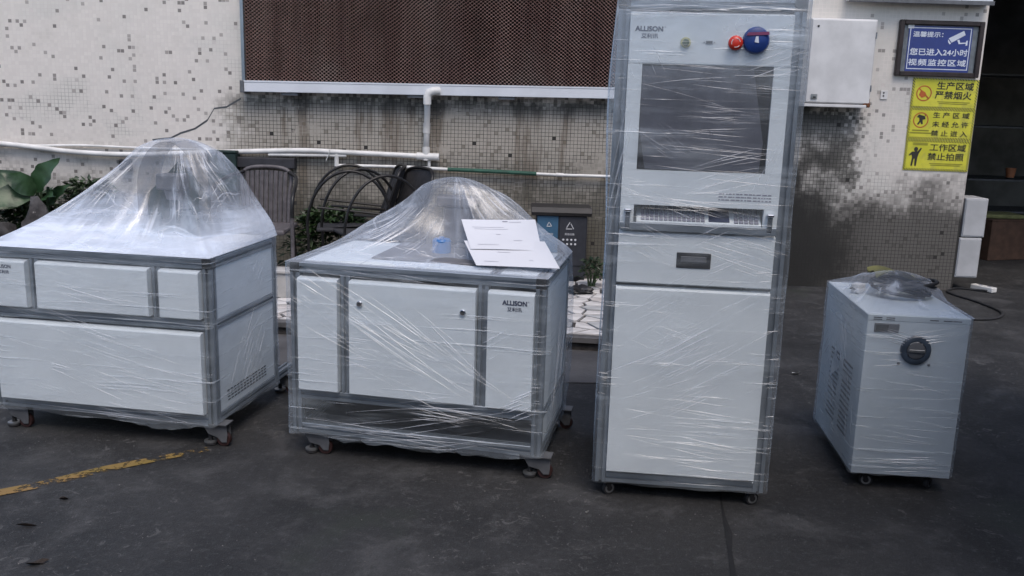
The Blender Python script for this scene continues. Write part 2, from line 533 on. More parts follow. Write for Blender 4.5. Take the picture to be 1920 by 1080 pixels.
def hazard_mat():
    """yellow sheet printed with a black-striped border; object coordinates, sheet centred on the origin"""
    t = NT('yellow_warning_print')
    x, z = t.sep()[0], t.sep()[2]
    dx = t.math('SUBTRACT', 0.263, t.math('ABSOLUTE', x))
    dz = t.math('SUBTRACT', 0.1225, t.math('ABSOLUTE', z))
    edge = t.math('LESS_THAN', t.math('MINIMUM', dx, dz), 0.018)
    fr = t.math('FRACT', t.math('MULTIPLY', t.math('SUBTRACT', x, t.math('MULTIPLY', z, -1.0)), 46.0))
    st = t.math('MULTIPLY', edge, t.math('LESS_THAN', fr, 0.5))
    y = t.mix(t.step(t.noise(6, 3), 0.35, 0.65), (0.52, 0.50, 0.03), (0.62, 0.58, 0.05))
    c = t.mix(st, y, (0.035, 0.035, 0.02))
    c = t.mix(t.step(t.noise(9, 5, 0.65, dist=0.6), 0.50, 0.72, 0.0, 0.45), c, (0.20, 0.19, 0.09))
    return t.done(t.bsdf(c, 0.4))
M['hazard'] = hazard_mat()

def film_core(t, a, layers, tint, gloss=0.16, relief=0.55):
    fr = t.new('LayerWeight'); fr.inputs[0].default_value = 0.28
    a = t.math('ADD', a, t.math('MULTIPLY', fr.outputs['Facing'], 0.20), clamp=True)
    nm = t.bump(t.math('ADD', layers, t.math('MULTIPLY', t.noise(9, 4, 0.6, dist=1.0), 0.8)), relief, 0.012)
    di = t.new('BsdfDiffuse'); t.set(di.inputs[0], tint); t.set(di.inputs['Normal'], nm)
    tr = t.new('BsdfTranslucent'); t.set(tr.inputs[0], tint)
    gl = t.new('BsdfGlossy'); gl.inputs['Roughness'].default_value = 0.27; t.set(gl.inputs['Normal'], nm)
    t.set(gl.inputs[0], (0.95, 0.96, 1.0))
    m1 = t.new('MixShader'); m1.inputs[0].default_value = 0.15
    t.set(m1.inputs[1], di.outputs[0]); t.set(m1.inputs[2], tr.outputs[0])
    m2 = t.new('MixShader'); m2.inputs[0].default_value = gloss
    t.set(m2.inputs[1], m1.outputs[0]); t.set(m2.inputs[2], gl.outputs[0])
    tp = t.new('BsdfTransparent'); t.set(tp.inputs[0], (0.96, 0.97, 0.985))
    m3 = t.new('MixShader')
    t.set(m3.inputs[0], a); t.set(m3.inputs[1], tp.outputs[0]); t.set(m3.inputs[2], m2.outputs[0])
    return t.done(m3.outputs[0])

def film_mat(name, base, streak, axis_rot, tint=(0.80, 0.885, 0.96), seed=0.0, haze=0.0, top=None):
    """clear stretch film: see-through sheet, whiter where it is doubled or creased"""
    t = NT(name)
    layers = None
    for k, (a, sc, lo, hi, wgt) in enumerate(axis_rot):
        v = t.mapping(loc=(seed + k * 3.1, seed * 1.7, k * 1.3))
        v = t.mapping(rot=(0, a, 0), sc=(1.1, 1.1, sc), vec=v)
        s = t.math('MULTIPLY', t.step(t.noise(1.6, 3, 0.6, v), lo, hi), wgt)
        gate = t.step(t.noise(2.2, 2, 0.5, t.mapping(loc=(k * 5 + seed, 1, 2))), 0.38, 0.62, 0.15, 1.0)
        s = t.math('MULTIPLY', s, gate)
        layers = s if layers is None else t.math('MAXIMUM', layers, s)
    cloud = t.noise(3.0, 4, 0.6, t.mapping(loc=(seed, 4, 4)))
    a = t.math('ADD', base, t.math('MULTIPLY', layers, streak))
    a = t.math('ADD', a, t.math('MULTIPLY', t.step(cloud, 0.42, 0.75), 0.10 + haze), clamp=True)
    if top:                       # sky glare on the upper film, put in as a whiter, denser sheet
        a = t.math('ADD', a, t.math('MULTIPLY', t.step(t.math('ADD', t.sep()[2], t.math('MULTIPLY', cloud, 0.25)), top[0], top[1]), top[2]), clamp=True)
    return film_core(t, a, layers, tint)

def tent_mat(name, base, zr, rise, seed, dense=0.36, fold=1.0):
    """the same film pulled into a dome: folds run from the top down to the rim, and it lies in several layers low down"""
    t = NT(name)
    uv = t.new('UVMap', uv_map='fold').outputs[0]
    f1 = t.noise(1.0, 3, 0.6, t.mapping(loc=(seed, 0, 0), sc=(17, 1.6, 1), vec=uv), dist=0.3)
    f2 = t.noise(1.0, 3, 0.65, t.mapping(loc=(seed + 5, 2, 0), sc=(46, 2.2, 1), vec=uv), dist=0.2)
    wisp = t.noise(4.5, 5, 0.65, t.mapping(loc=(seed, 1, 3), sc=(1, 1, 1.8)), dist=1.4)
    cross = t.noise(2.0, 4, 0.6, t.mapping(loc=(seed, 8, 3), rot=(0, -0.15, 0), sc=(1.0, 1.0, 14)), dist=0.3)
    z = t.sep()[2]
    low = t.step(t.math('ADD', z, t.math('MULTIPLY', t.math('SUBTRACT', wisp, 0.5), 0.16)), zr + rise, zr + rise * 0.12)
    gate = t.step(t.noise(1.0, 3, 0.55, t.mapping(loc=(seed + 3, 6, 0), sc=(5.5, 2.4, 1), vec=uv), dist=0.6), 0.42, 0.60)
    a = t.math('ADD', base, t.math('MULTIPLY', t.math('MULTIPLY', t.step(f1, 0.48, 0.70), gate), 0.36 * fold))
    a = t.math('ADD', a, t.math('MULTIPLY', t.math('MULTIPLY', t.step(f2, 0.55, 0.70), gate), 0.34 * fold))
    a = t.math('ADD', a, t.math('MULTIPLY', t.step(wisp, 0.50, 0.72), 0.22))
    a = t.math('ADD', a, t.math('MULTIPLY', low, t.math('ADD', dense, t.math('MULTIPLY', t.step(cross, 0.45, 0.62), dense * 0.8))), clamp=True)
    lay = t.math('ADD', f1, t.math('ADD', t.math('MULTIPLY', f2, 0.6), t.math('MULTIPLY', wisp, 0.8)))
    return film_core(t, a, lay, (0.83, 0.89, 0.98), 0.22, 0.32)

M['film_bench'] = film_mat('stretch_film_bench', 0.04, 0.5, [(0.50, 7, 0.48, 0.74, 0.36), (-0.10, 9, 0.50, 0.74, 0.30), (0.42, 34, 0.60, 0.70, 0.8), (-0.05, 42, 0.60, 0.72, 0.7), (-0.5, 30, 0.66, 0.74, 0.6)], seed=1.0)
M['film_tall'] = film_mat('stretch_film_tall', 0.045, 0.5, [(-0.60, 7, 0.48, 0.74, 0.42), (0.10, 9, 0.50, 0.74, 0.36), (-0.55, 34, 0.61, 0.70, 0.8), (0.12, 46, 0.60, 0.70, 0.8), (0.5, 36, 0.66, 0.74, 0.5)], seed=7.0, top=(1.55, 1.90, 0.24))
M['film_small'] = film_mat('stretch_film_small', 0.08, 0.55, [(0.08, 8, 0.50, 0.74, 0.42), (0.75, 7, 0.52, 0.76, 0.30), (0.06, 46, 0.60, 0.70, 0.8), (0.9, 30, 0.64, 0.74, 0.6)], seed=11.0)
M['film_tent'] = film_mat('stretch_film_loose', 0.22, 0.4, [(0.9, 22, 0.56, 0.70, 0.7), (-0.9, 22, 0.58, 0.72, 0.6), (0.0, 16, 0.58, 0.74, 0.5)], seed=4.0, haze=0.12)
M['dome_a'] = tent_mat('stretch_film_dome_tall', 0.07, 0.81, 0.22, 2.0, 0.46, 0.85)
M['dome_b'] = tent_mat('stretch_film_dome_wide', 0.12, 0.80, 0.20, 9.0, 0.06, 0.7)
M['dome_d'] = tent_mat('stretch_film_cover', 0.05, 0.62, 0.10, 15.0, 0.1)

def hood_mat():
    t = NT('smoked_acrylic_hood')
    m = t.new('MixShader'); m.inputs[0].default_value = 0.28
    t.set(m.inputs[1], t.new('BsdfTransparent').outputs[0]); t.set(m.inputs[2], t.bsdf((0.16, 0.17, 0.19), 0.3))
    return t.done(m.outputs[0])
M['hood'] = hood_mat()

def strand_mat():
    t = NT('film_crease')
    di = t.new('BsdfDiffuse'); t.set(di.inputs[0], (0.9, 0.93, 0.99))
    gl = t.new('BsdfGlossy'); gl.inputs['Roughness'].default_value = 0.35
    m2 = t.new('MixShader'); m2.inputs[0].default_value = 0.25
    t.set(m2.inputs[1], di.outputs[0]); t.set(m2.inputs[2], gl.outputs[0])
    m3 = t.new('MixShader'); t.set(m3.inputs[0], t.step(t.noise(7, 3), 0.35, 0.65, 0.04, 0.36))
    t.set(m3.inputs[1], t.new('BsdfTransparent').outputs[0]); t.set(m3.inputs[2], m2.outputs[0])
    return t.done(m3.outputs[0])
M['strand'] = strand_mat()

# ================================================================ THE SETTING
rng = random.Random(7)
g = part('ground', ([(-60, -60, 0), (60, -60, 0), (60, 60, 0), (-60, 60, 0)], [(0, 1, 2, 3)]), M['ground'])
tag(g, 'dark worn asphalt yard with pale scuffs and stains', kind='structure')
# cement apron in front of the terrace, a thin sheet on the asphalt with a ragged near edge
ap = []
for i in range(41):
    x = -5.6 + 6.75 * i / 40
    ap.append((x, 4.78 - 0.16 * (x + 1.2) / 1.6 + rng.uniform(-.03, .03)))
ap = ap + [(1.15, 5.30), (-5.6, 5.86)]
tag(part('cement_apron', prism(ap, 0.0008, 0.006, 'xy'), M['apron']), 'grey cement strip along the foot of the terrace', kind='structure')
# faded yellow line
pl = [(-1.25, 3.568), (-1.574, 3.338), (-1.77, 3.16), (-2.3, 2.80), (-3.2, 2.2)]
L0, L1 = [], []
for i, (x, y) in enumerate(pl):
    a, b = pl[max(i - 1, 0)], pl[min(i + 1, len(pl) - 1)]
    d = Vector((b[0] - a[0], b[1] - a[1])).normalized()
    n = Vector((-d.y, d.x)) * (0.030 if i else 0.022)
    L0.append((x + n.x, y + n.y, 0.004)); L1.append((x - n.x, y - n.y, 0.004))
part_v = L0 + L1
tag(part('painted_line', (part_v, [(i, i + 1, i + 6, i + 5) for i in range(4)]), M['paint']),
    'worn yellow painted line beside the left bench caster', kind='structure')
# expansion joint: a recessed-looking tar strip in the slab
jt = [(0.86, 3.45), (0.815, 3.19), (0.80, 3.08), (0.788, 2.95), (0.762, 2.82), (0.737, 2.66), (0.66, 2.2), (0.5, 1.2)]
jw = [0.003, 0.004, 0.005, 0.013, 0.007, 0.010, 0.010, 0.01]
jl = [(x - w, y, 0.003) for (x, y), w in zip(jt, jw)] + [(x + w, y, 0.003) for (x, y), w in zip(jt, jw)]
M['tar'] = simple('black_tar', (0.006, 0.006, 0.007), 0.7, 0, 0.3)
tag(part('expansion_joint', (jl, [(i, i + 1, i + 9, i + 8) for i in range(7)]), M['tar']),
    'black tar-filled joint in the asphalt in front of the tall cabinet', kind='structure')

# terrace with crazy paving
TZ = 0.09
def ty(x):
    return 5.25 - 0.085 * (x - 0.41)
tp = [(-5.6, ty(-5.6)), (0.98, ty(0.98)), (0.98, 7.42), (-5.6, 7.42)]
terrace = part('terrace', prism(tp, 0.0, TZ - 0.012, 'xy'), M['joint'])
tag(terrace, 'low terrace paved with broken white stone', kind='structure')
kerb = [(-5.6, ty(-5.6) - .02), (1.0, ty(1.0) - .02), (1.0, ty(1.0) + .06), (-5.6, ty(-5.6) + .06)]
M['kerbm'] = simple('weathered_kerb', (0.10, 0.098, 0.10), 0.9, 0, 0.25, 12, 0.5, 40)
part('edge_strip', prism(kerb, TZ - 0.034, TZ - 0.004, 'xy'), M['kerbm'], terrace)

def clip(poly, px, py, nx, ny):
    out = []
    for i in range(len(poly)):
        a, b = poly[i], poly[(i + 1) % len(poly)]
        da = (a[0] - px) * nx + (a[1] - py) * ny
        db = (b[0] - px) * nx + (b[1] - py) * ny
        if da <= 0: out.append(a)
        if (da <= 0) != (db <= 0):
            t = da / (da - db)
            out.append((a[0] + (b[0] - a[0]) * t, a[1] + (b[1] - a[1]) * t))
    return out

seeds = []
tries = 0
while tries < 9000 and len(seeds) < 330:
    tries += 1
    q = (rng.uniform(-2.9, .95), rng.uniform(5.3, 7.0))
    md = .052 + .075 * rng.random()
    if all(abs(q[0] - p[0]) > .3 or math.hypot((q[0] - p[0]) * .8, q[1] - p[1]) > md for p in seeds):
        seeds.append(q)
stones = 0
for i, (sx, sy) in enumerate(seeds):
    poly = [(sx - .16, sy - .12), (sx + .17, sy - .14), (sx + .16, sy + .13), (sx - .17, sy + .12)]
    for j, (qx, qy) in enumerate(seeds):
        if i == j or abs(qx - sx) > .45 or abs(qy - sy) > .42: continue
        nx, ny = qx - sx, qy - sy
        l = math.hypot(nx, ny); nx /= l; ny /= l
        gap = 0.008 + .006 * ((i * 7 + j * 3) % 5) / 4
        poly = clip(poly, (sx + qx) / 2 - nx * gap, (sy + qy) / 2 - ny * gap, nx, ny)
        if not poly: break
    if not poly: continue
    poly = clip(poly, 0, ty(0) + .065, -0.085, -1.0)
    poly = clip(poly, 0.955, 0, 1, 0) if poly else poly
    if len(poly) < 3: continue
    cx = sum(p[0] for p in poly) / len(poly); cy = sum(p[1] for p in poly) / len(poly)
    if stones >= 300: break
    z = TZ + rng.uniform(-.003, .003)
    st = part('paving_stone', prism([(p[0] - cx, p[1] - cy) for p in poly], -0.02, 0, 'xy'),
              M[rng.choice(['stone', 'stone', 'stone2', 'stone3', 'stone'])], terrace, (cx, cy, z), (rng.uniform(-.01, .01), rng.uniform(-.01, .01), 0))
    stones += 1

pw = thing('planter_wall', 'pale low concrete planter wall across the white paving', 'wall', (-3.4, 6.11, TZ - .01))
part('wall_block', box(-2.2, 2.15, -.06, .06, 0, .175, .012, 2), M['concrete'], pw)
part('coping', box(-2.21, 2.16, -.075, .075, .176, .20, .006), M['concrete'], pw)

# ---------------------------------------------------------------- mosaic wall
wall = thing('building_wall', 'speckled white mosaic-tiled factory wall across the background', 'wall', (0, 0, 0))
part('wall_slab', merge(box(WX0, WX1, WY, WY + .24, 0, WZ1)), M['grout'], wall)
nx, nz = int((WX1 - WX0) / PITCH), int(WZ1 / PITCH)
gx, gz = np.meshgrid(np.arange(nx), np.arange(nz), indexing='ij')
gx, gz = gx.ravel(), gz.ravel()
N = gx.size
rs = np.random.RandomState(3)
keep = rs.rand(N) > 0.004                       # a few tiles have fallen off
gx, gz = gx[keep], gz[keep]; N = gx.size
x0 = WX0 + gx * PITCH + .0013 + rs.uniform(-.0005, .0005, N); x1 = x0 + PITCH - .0026
z0 = gz * PITCH + .0013 + rs.uniform(-.0005, .0005, N); z1 = z0 + PITCH - .0026
yb = np.full(N, WY + .001); yf = WY - .0004 - rs.uniform(0, .0003, N)
b = .0004
V = np.stack([np.stack(c, 1) for c in (
    (x0, yb, z0), (x1, yb, z0), (x1, yb, z1), (x0, yb, z1),
    (x0 + b, yf + rs.uniform(-.00018, .00018, N), z0 + b), (x1 - b, yf + rs.uniform(-.00018, .00018, N), z0 + b),
    (x1 - b, yf + rs.uniform(-.00018, .00018, N), z1 - b), (x0 + b, yf + rs.uniform(-.00018, .00018, N), z1 - b))], 1).reshape(-1, 3)
Fq = np.array([(4, 5, 6, 7), (0, 1, 5, 4), (1, 2, 6, 5), (2, 3, 7, 6), (3, 0, 4, 7)])
Fq = (Fq[None] + (np.arange(N) * 8)[:, None, None]).reshape(-1, 4)
me = bpy.data.meshes.new('mosaic_tiles')
me.vertices.add(len(V)); me.vertices.foreach_set('co', V.ravel())
me.loops.add(Fq.size); me.loops.foreach_set('vertex_index', Fq.ravel())
me.polygons.add(len(Fq)); me.polygons.foreach_set('loop_start', np.arange(len(Fq)) * 4)
me.polygons.foreach_set('loop_total', np.full(len(Fq), 4))
me.update(calc_edges=True); me.validate(); me.shade_flat()
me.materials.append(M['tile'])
tag(link('mosaic_tiles', me, wall), kind='stuff')
# crack running through the tiles
ck = [(-2.22, 1.40), (-2.34, 1.33), (-2.44, 1.315), (-2.50, 1.22), (-2.60, 1.15), (-2.72, 1.11), (-2.80, 1.07), (-2.95, 1.05)]
cv = []
for i, (x, z) in enumerate(ck):
    w = 0.005 + 0.005 * rng.random()
    cv += [(x, WY - .0016, z - w), (x + rng.uniform(-.004, .004), WY - .0016, z + w)]
part('crack', (cv, [(2 * i, 2 * i + 2, 2 * i + 3, 2 * i + 1) for i in range(len(ck) - 1)]), M['alu_dark'], wall)

# ---------------------------------------------------------------- cooling pad
pad = thing('cooling_pad', 'large brown honeycomb evaporative cooling pad above a white gutter', 'cooling pad', (-2.172, WY, 1.455))
PX0, PX1, PZ0, PZ1 = 0.0, 4.0, 0.085, 1.7
part('backing', box(PX0 + .01, PX1, -.035, -.004, PZ0, PZ1), M['padback'], pad)
px = .0168
cols = int((PX1 - .03) / px)
zs = np.arange(PZ0, 1.2, .0049)
V, F = [], []
for c in range(cols):
    xc = .025 + c * px + rng.uniform(-.0006, .0006)
    ph = math.pi * (c % 2) + 1.5 * math.sin(c * .11) + 1.1 * math.sin(c * .37) + rng.uniform(-.35, .35)
    amp = px / 2 * .84
    o = len(V)
    for z in zs:
        x = xc + amp * math.sin(2 * math.pi * z / .0275 + ph)
        yy = -.078 + .0022 * math.cos(4 * math.pi * z / .0275)
        hw_ = .0009 + .0028 * abs(math.sin(2 * math.pi * z / .0275 + ph)) ** 4
        V += [(x - hw_, yy, z), (x + hw_, yy, z), (x, -.036, z)]
    for i in range(len(zs) - 1):
        a = o + i * 3
        F += [(a, a + 1, a + 4, a + 3), (a + 1, a + 2, a + 5, a + 4), (a + 2, a, a + 3, a + 5)]
tag(part('honeycomb', (V, F), M['pad'], pad, fix=False), kind='stuff')
part('side_frame', box(-.012, .012, -.085, -.002, PZ0, PZ1), M['alu'], pad)
gt = math.atan2(.029, 2.887)
gutter = part('gutter', merge(box(.012, PX1 + .1, -.115, -.004, 0.0, .075, .003), box(.012, PX1 + .1, -.118, -.112, .0755, .088)), M['gutter'], pad, None, (0, -gt, 0))
part('end_cap', box(-.02, .0115, -.122, -.002, -.008, .088, .003), M['castgrey'], pad)
for xb in (.30, 1.30, 2.02):
    part('bracket', merge(box(xb, xb + .13, -.10, -.003, -.022 + xb * .01, -.002 + xb * .01)), M['castgrey'], pad)

# ---------------------------------------------------------------- pipes
def pipe_thing(label, pts, r, joints, extra=None, name='pipe'):
    x, y, z = pts[0]
    t = thing(name, label, 'pipe', (x, y, z), 0, 'white plastic pipes on the wall')
    rel = [(p[0] - x, p[1] - y, p[2] - z) for p in pts]
    part('tube', tube(rel, r, 12), M['pvc'], t, smooth=True)
    for (a, b) in joints:
        a = Vector(a) - Vector((x, y, z)); bb = Vector(b) - Vector((x, y, z))
        part('coupling', tube([a, bb], r * 1.28, 12), M['pvc'], t, smooth='auto')
    return t
PY = WY - .045
def bez(pts, n=6):
    out = []
    P = [Vector(p) for p in pts]
    for i in range(len(P) - 1):
        p0, p1, p2, p3 = P[max(i - 1, 0)], P[i], P[i + 1], P[min(i + 2, len(P) - 1)]
        for k in range(n):
            t = k / n
            out.append(tuple(0.5 * ((2 * p1) + (p2 - p0) * t + (2 * p0 - 5 * p1 + 4 * p2 - p3) * t * t + (3 * p1 - p0 - 3 * p2 + p3) * t ** 3)))
    out.append(tuple(P[-1]))
    return out
run = bez([(-5.5, PY, 1.05), (-4.195, PY, .989), (-3.59, PY, .938), (-3.1, PY, .930), (-2.46, PY, .966), (-1.77, PY, 1.002), (-1.42, PY, .999), (-.76, PY, .986)], 5)
dp = pipe_thing('thick white drain pipe rising in an elbow to the gutter', run, .021, [])
ox, oy, oz = run[0]
def rel(*p): return [(q[0] - ox, q[1] - oy, q[2] - oz) for q in p]
part('downpipe', tube(rel((-.725, PY, .985), (-.722, PY - .002, 1.2), (-.716, PY - .03, 1.33), (-.712, PY - .085, 1.43)), .024, 12), M['pvc'], dp, smooth=True)
part('elbow', tube(rel((-.712, PY - .085, 1.40), (-.711, PY - .09, 1.46), (-.70, PY - .09, 1.488), (-.66, PY - .09, 1.505), (-.62, PY - .07, 1.505)), .032, 12), M['pvc'], dp, smooth='auto')
part('tee', merge(tube(rel((-.80, PY, .986), (-.62, PY - .01, .983)), .030, 12), tube(rel((-.725, PY, .955), (-.725, PY, 1.06)), .0305, 12)), M['pvc'], dp, smooth='auto')
part('coupling', tube(rel((-.7235, PY, 1.17), (-.722, PY, 1.25)), .029, 12), M['pvc'], dp, smooth='auto')
part('spigot', tube(rel((-.70, PY, .96), (-.70, PY, .905)), .013, 10), M['pvc'], dp)
part('cable_tie', tube(rel((-1.50, PY - .02, 1.02), (-1.505, PY - .024, .99), (-1.53, PY - .02, .93)), .004, 6), M['speck'], dp)

lowp = bez([(-1.448, PY, .915), (-1.44, PY, .897), (-1.40, PY, .893), (-.9, PY, .896), (-.5, PY, .886), (.02, PY, .876), (.37, PY, .868), (.73, PY, .868), (1.3, PY, .86)], 4)
lp = pipe_thing('thin white pipe with green taped stretch below the drain pipe', lowp, .0125, [((.33, PY, .8695), (.39, PY, .868))])
ox, oy, oz = lowp[0]
part('riser', tube(rel((-1.449, PY, .985), (-1.449, PY, .885)), .018, 10), M['pvc'], lp, smooth='auto')
part('cross_piece', tube(rel((-2.0, PY, .962), (-1.37, PY, .972)), .013, 10), M['pvc'], lp, smooth='auto')
part('green_tape', tube(rel((-.55, PY, .887), (-.2, PY, .8815), (.02, PY, .876), (.17, PY, .8725)), .0165, 10), M['greensleeve'], lp, smooth='auto')
thin = bez([(-5.4, PY + .02, .93), (-3.935, PY + .02, .976), (-3.5, PY + .02, .990), (-3.046, PY + .02, .983), (-2.5, PY + .02, .985), (-2.2, PY + .02, .97)], 4)
pipe_thing('slim white pipe crossing behind the drain pipe at far left', thin, .010, [])

# ---------------------------------------------------------------- electrical box on wall
eb = thing('electrical_box', 'white enamel electrical box with rusty corner hanging on the wall', 'electrical box', (2.505, WY, 1.475))
part('case', box(-.255, .255, -.15, -.004, .022, .665, .006), M['boxwhite'], eb)
part('door', box(-.250, .243, -.164, -.152, .030, .655, .005, 2), M['boxwhite'], eb)
part('lower_lip', box(-.262, .225, -.172, -.004, -.004, .0185, .003), M['boxwhite'], eb)
for zz in (.12, .52):
    part('hinge', cyl((.249, -.160, zz), (.249, -.160, zz + .05), .006, 8), M['steel'], eb)
lt = part('latch', box(-.215, -.165, -.175, -.1645, .055, .095, .004), M['steel'], eb)
part('keyhole', box(-.20, -.178, -.1775, -.1752, .062, .074), M['black'], lt)
part('rust_patch', merge(box(.205, .258, -.1665, -.06, .000, .036, .006), box(.244, .262, -.14, -.02, .03, .07, .004)), M['rust'], eb)
part('screw', lathe([(.008, 0), (.008, .004), (.004, .006)], 10, 'y'), M['black'], eb, (-.205, -.165, .605))
# white ledge over the sign
lg = thing('wall_ledge', 'white painted ledge at the top of the wall over the blue sign', 'ledge', (3.1, WY, 2.285))
part('ledge_board', box(-.56, .55, -.10, -.003, 0, .13, .006), M['gutter'], lg)
part('drip_strip', box(-.565, .555, -.115, -.1015, -.012, .02, .002), M['castgrey'], lg)
# broken socket plate
sk = thing('socket_plate', 'small broken white socket plate beside the blue sign', 'socket', (2.925, WY - .003, 1.578))
part('plate', box(-.03, .028, -.006, 0, -.035, .035, .002), M['boxwhite'], sk)
for zz in (.016, -.008):
    part('hole', lathe([(.007, .0061), (.007, .0075)], 10, 'y'), M['black'], sk, (-.006, 0, zz))

# ---------------------------------------------------------------- blue framed sign
sg = thing('framed_sign', 'blue and white surveillance notice in a dark wooden frame', 'sign', (3.312, WY - .004, 1.945))
HW, HH = .331, .213
for nm, s in (('frame_side', box(-HW, -HW + .036, -.034, 0, -HH, HH, .004)), ('frame_side', box(HW - .036, HW, -.034, 0, -HH, HH, .004)),
              ('frame_side', box(-HW + .0365, HW - .0365, -.033, 0, HH - .034, HH, .004)), ('frame_side', box(-HW + .0365, HW - .0365, -.033, 0, -HH, -HH + .034, .004))):
    part(nm, s, M['signframe'], sg)
part('mount', box(-HW + .037, HW - .037, -.009, -.002, -HH + .035, HH - .035), M['signmat'], sg)
sheet = part('printed_sheet', box(-.252, .250, -.0125, -.0095, -.177, .172), M['signblue'], sg)
def rim(x0, x1, z0, z1, w, y):
    return merge(box(x0, x1, y - .0006, y, z1 - w, z1), box(x0, x1, y - .0006, y, z0, z0 + w),
                 box(x0, x0 + w, y - .0006, y, z0 + w, z1 - w), box(x1 - w, x1, y - .0006, y, z0 + w, z1 - w))
part('white_border', rim(-.243, .240, -.160, .160, .0065, -.0127), M['signwhite'], sheet)
text('温馨提示：', M['signwhite'], sheet, -.098, -.0135, .108, .235, .040, .022)
text('您已进入24小时', M['signwhite'], sheet, 0, -.0135, -.026, .455, .052, .022)
text('视频监控区域', M['signwhite'], sheet, -.004, -.0135, -.106, .455, .050, .022, 1.15)
cm = merge(prism([(.066, .082), (.092, .050), (.195, .110), (.180, .142)], -.0138, -.0128),
           prism([(.062, .075), (.088, .044), (.080, .036), (.064, .052)], -.0138, -.0128),
           prism([(.135, .068), (.150, .076), (.162, .046), (.150, .040)], -.0138, -.0128),
           prism([(.148, .040), (.210, .046), (.210, .054), (.150, .050)], -.0142, -.0132),
           prism([(.204, .030), (.218, .032), (.218, .070), (.206, .066)], -.0138, -.0128))
part('camera_pictogram', cm, M['signwhite'], sheet)
part('sticky_tape', box(-.262, -.215, -.0145, -.0137, .150, .180), M['whiteprint'], sg)

# ---------------------------------------------------------------- three yellow warning sheets
def yellow_sign(z0, z1, label, rows, pict, tilt):
    zc = (z0 + z1) / 2
    t = thing('warning_sign', label, 'sign', (3.405, WY - .0042, zc), 0, 'yellow warning sheets under the blue notice')
    t.rotation_euler = (0, tilt, 0)
    s = part('printed_sheet', box(-.263, .263, -.0022, 0, -(z1 - z0) / 2, (z1 - z0) / 2), M['hazard'], t)
    for (txt, x, z, w, h) in rows:
        if txt:
            text(txt, M['signink'], s, x, -.0034, z, w, h, .022)
        else:
            part('small_print', merge(*[box(x - w / 2 + k % 2 * .012, x + w / 2 - k % 2 * .02, -.0029, -.0023, z - k * .013 - h, z - k * .013) for k in range(2)]), M['signolive'], s)
    pict(s)
    return t
def ring(cx, cz, r, w):
    V, F = [], []
    n = 28
    for k in range(n):
        a = 2 * math.pi * k / n
        for q in (r, r - w):
            V.append((cx + q * math.cos(a), -.0036, cz + q * math.sin(a)))
    F = [(2 * k, 2 * k + 1, (2 * k + 3) % (2 * n), (2 * k + 2) % (2 * n)) for k in range(n)]
    return V, F
def p_fire(s):
    part('prohibition_ring', merge(ring(-.165, -.005, .062, .009), prism([(-.212, .030), (-.205, .037), (-.118, -.042), (-.125, -.049)], -.0044, -.0038)), M['signred'], s)
    part('match_pictogram', merge(prism([(-.205, -.02), (-.190, .022), (-.170, .012), (-.150, -.028), (-.178, -.042)], -.0032, -.0026),
                                  prism([(-.168, .004), (-.160, .010), (-.135, -.030), (-.142, -.036)], -.0033, -.0027)), M['signred'], s)
def p_entry(s):
    part('prohibition_ring', ring(-.165, .028, .062, .009), M['signred'], s)
    part('person_pictogram', merge(prism([(-.185, .072), (-.135, .060), (-.128, .036), (-.150, .030), (-.145, -.002), (-.158, -.006), (-.166, .012), (-.182, -.012), (-.192, -.004), (-.176, .022), (-.180, .045), (-.200, .050)], -.0034, -.0027),
                                   prism([(-.142, .078), (-.128, .080), (-.122, .068), (-.134, .060)], -.0034, -.0027)), M['signink'], s)
    part('small_print', merge(box(-.225, -.09, -.0029, -.0023, -.06, -.048), box(-.24, -.06, -.0029, -.0023, -.08, -.068)), M['signolive'], s)
def p_photo(s):
    part('small_print', box(-.205, -.085, -.0029, -.0023, .078, .100), M['signolive'], s)
    head = [(-.175 + .017 * math.cos(a * .524), .046 + .019 * math.sin(a * .524)) for a in range(12)]
    part('person_pictogram', merge(prism(head, -.0034, -.0027),
        prism([(-.205, .026), (-.160, .030), (-.138, .060), (-.128, .054), (-.150, .008), (-.156, -.022), (-.160, -.088), (-.174, -.088), (-.178, -.030), (-.184, -.030), (-.192, -.088), (-.206, -.088), (-.200, -.020), (-.206, .002), (-.226, -.010), (-.228, .002)], -.0034, -.0027)), M['signink'], s)
yellow_sign(1.4880, 1.7180, 'yellow no-fire warning sheet, topmost of three under the blue sign',
            [('生产区域', .078, .060, .29, .060), ('严禁烟火', .070, -.012, .29, .060), ('', .08, -.062, .26, .008)], p_fire, .012)
yellow_sign(1.2345, 1.4870, 'yellow no-entry warning sheet, middle one of three',
            [('生 产 区 域', .075, .072, .29, .046), ('未 经 允 许', .075, .0, .29, .046), ('禁 止 进 入', .075, -.072, .29, .046)], p_entry, .006)
yellow_sign(.9880, 1.2335, 'yellow no-photography warning sheet with standing figure, lowest of three',
            [('工作区域', .080, .066, .29, .058), ('禁止拍照', .070, -.008, .29, .058), ('', .08, -.060, .27, .009)], p_photo, .006)

# ---------------------------------------------------------------- hall beyond the corner
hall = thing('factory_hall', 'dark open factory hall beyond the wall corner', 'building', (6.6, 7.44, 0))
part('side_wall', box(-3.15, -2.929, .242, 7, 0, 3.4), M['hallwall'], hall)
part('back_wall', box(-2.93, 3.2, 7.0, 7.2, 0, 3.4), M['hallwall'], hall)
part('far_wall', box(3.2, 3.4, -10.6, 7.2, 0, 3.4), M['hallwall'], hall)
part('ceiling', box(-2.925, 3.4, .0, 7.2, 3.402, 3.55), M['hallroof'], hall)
part('lintel', box(-2.925, 3.195, .002, .20, 2.42, 3.40), M['hallwall'], hall)

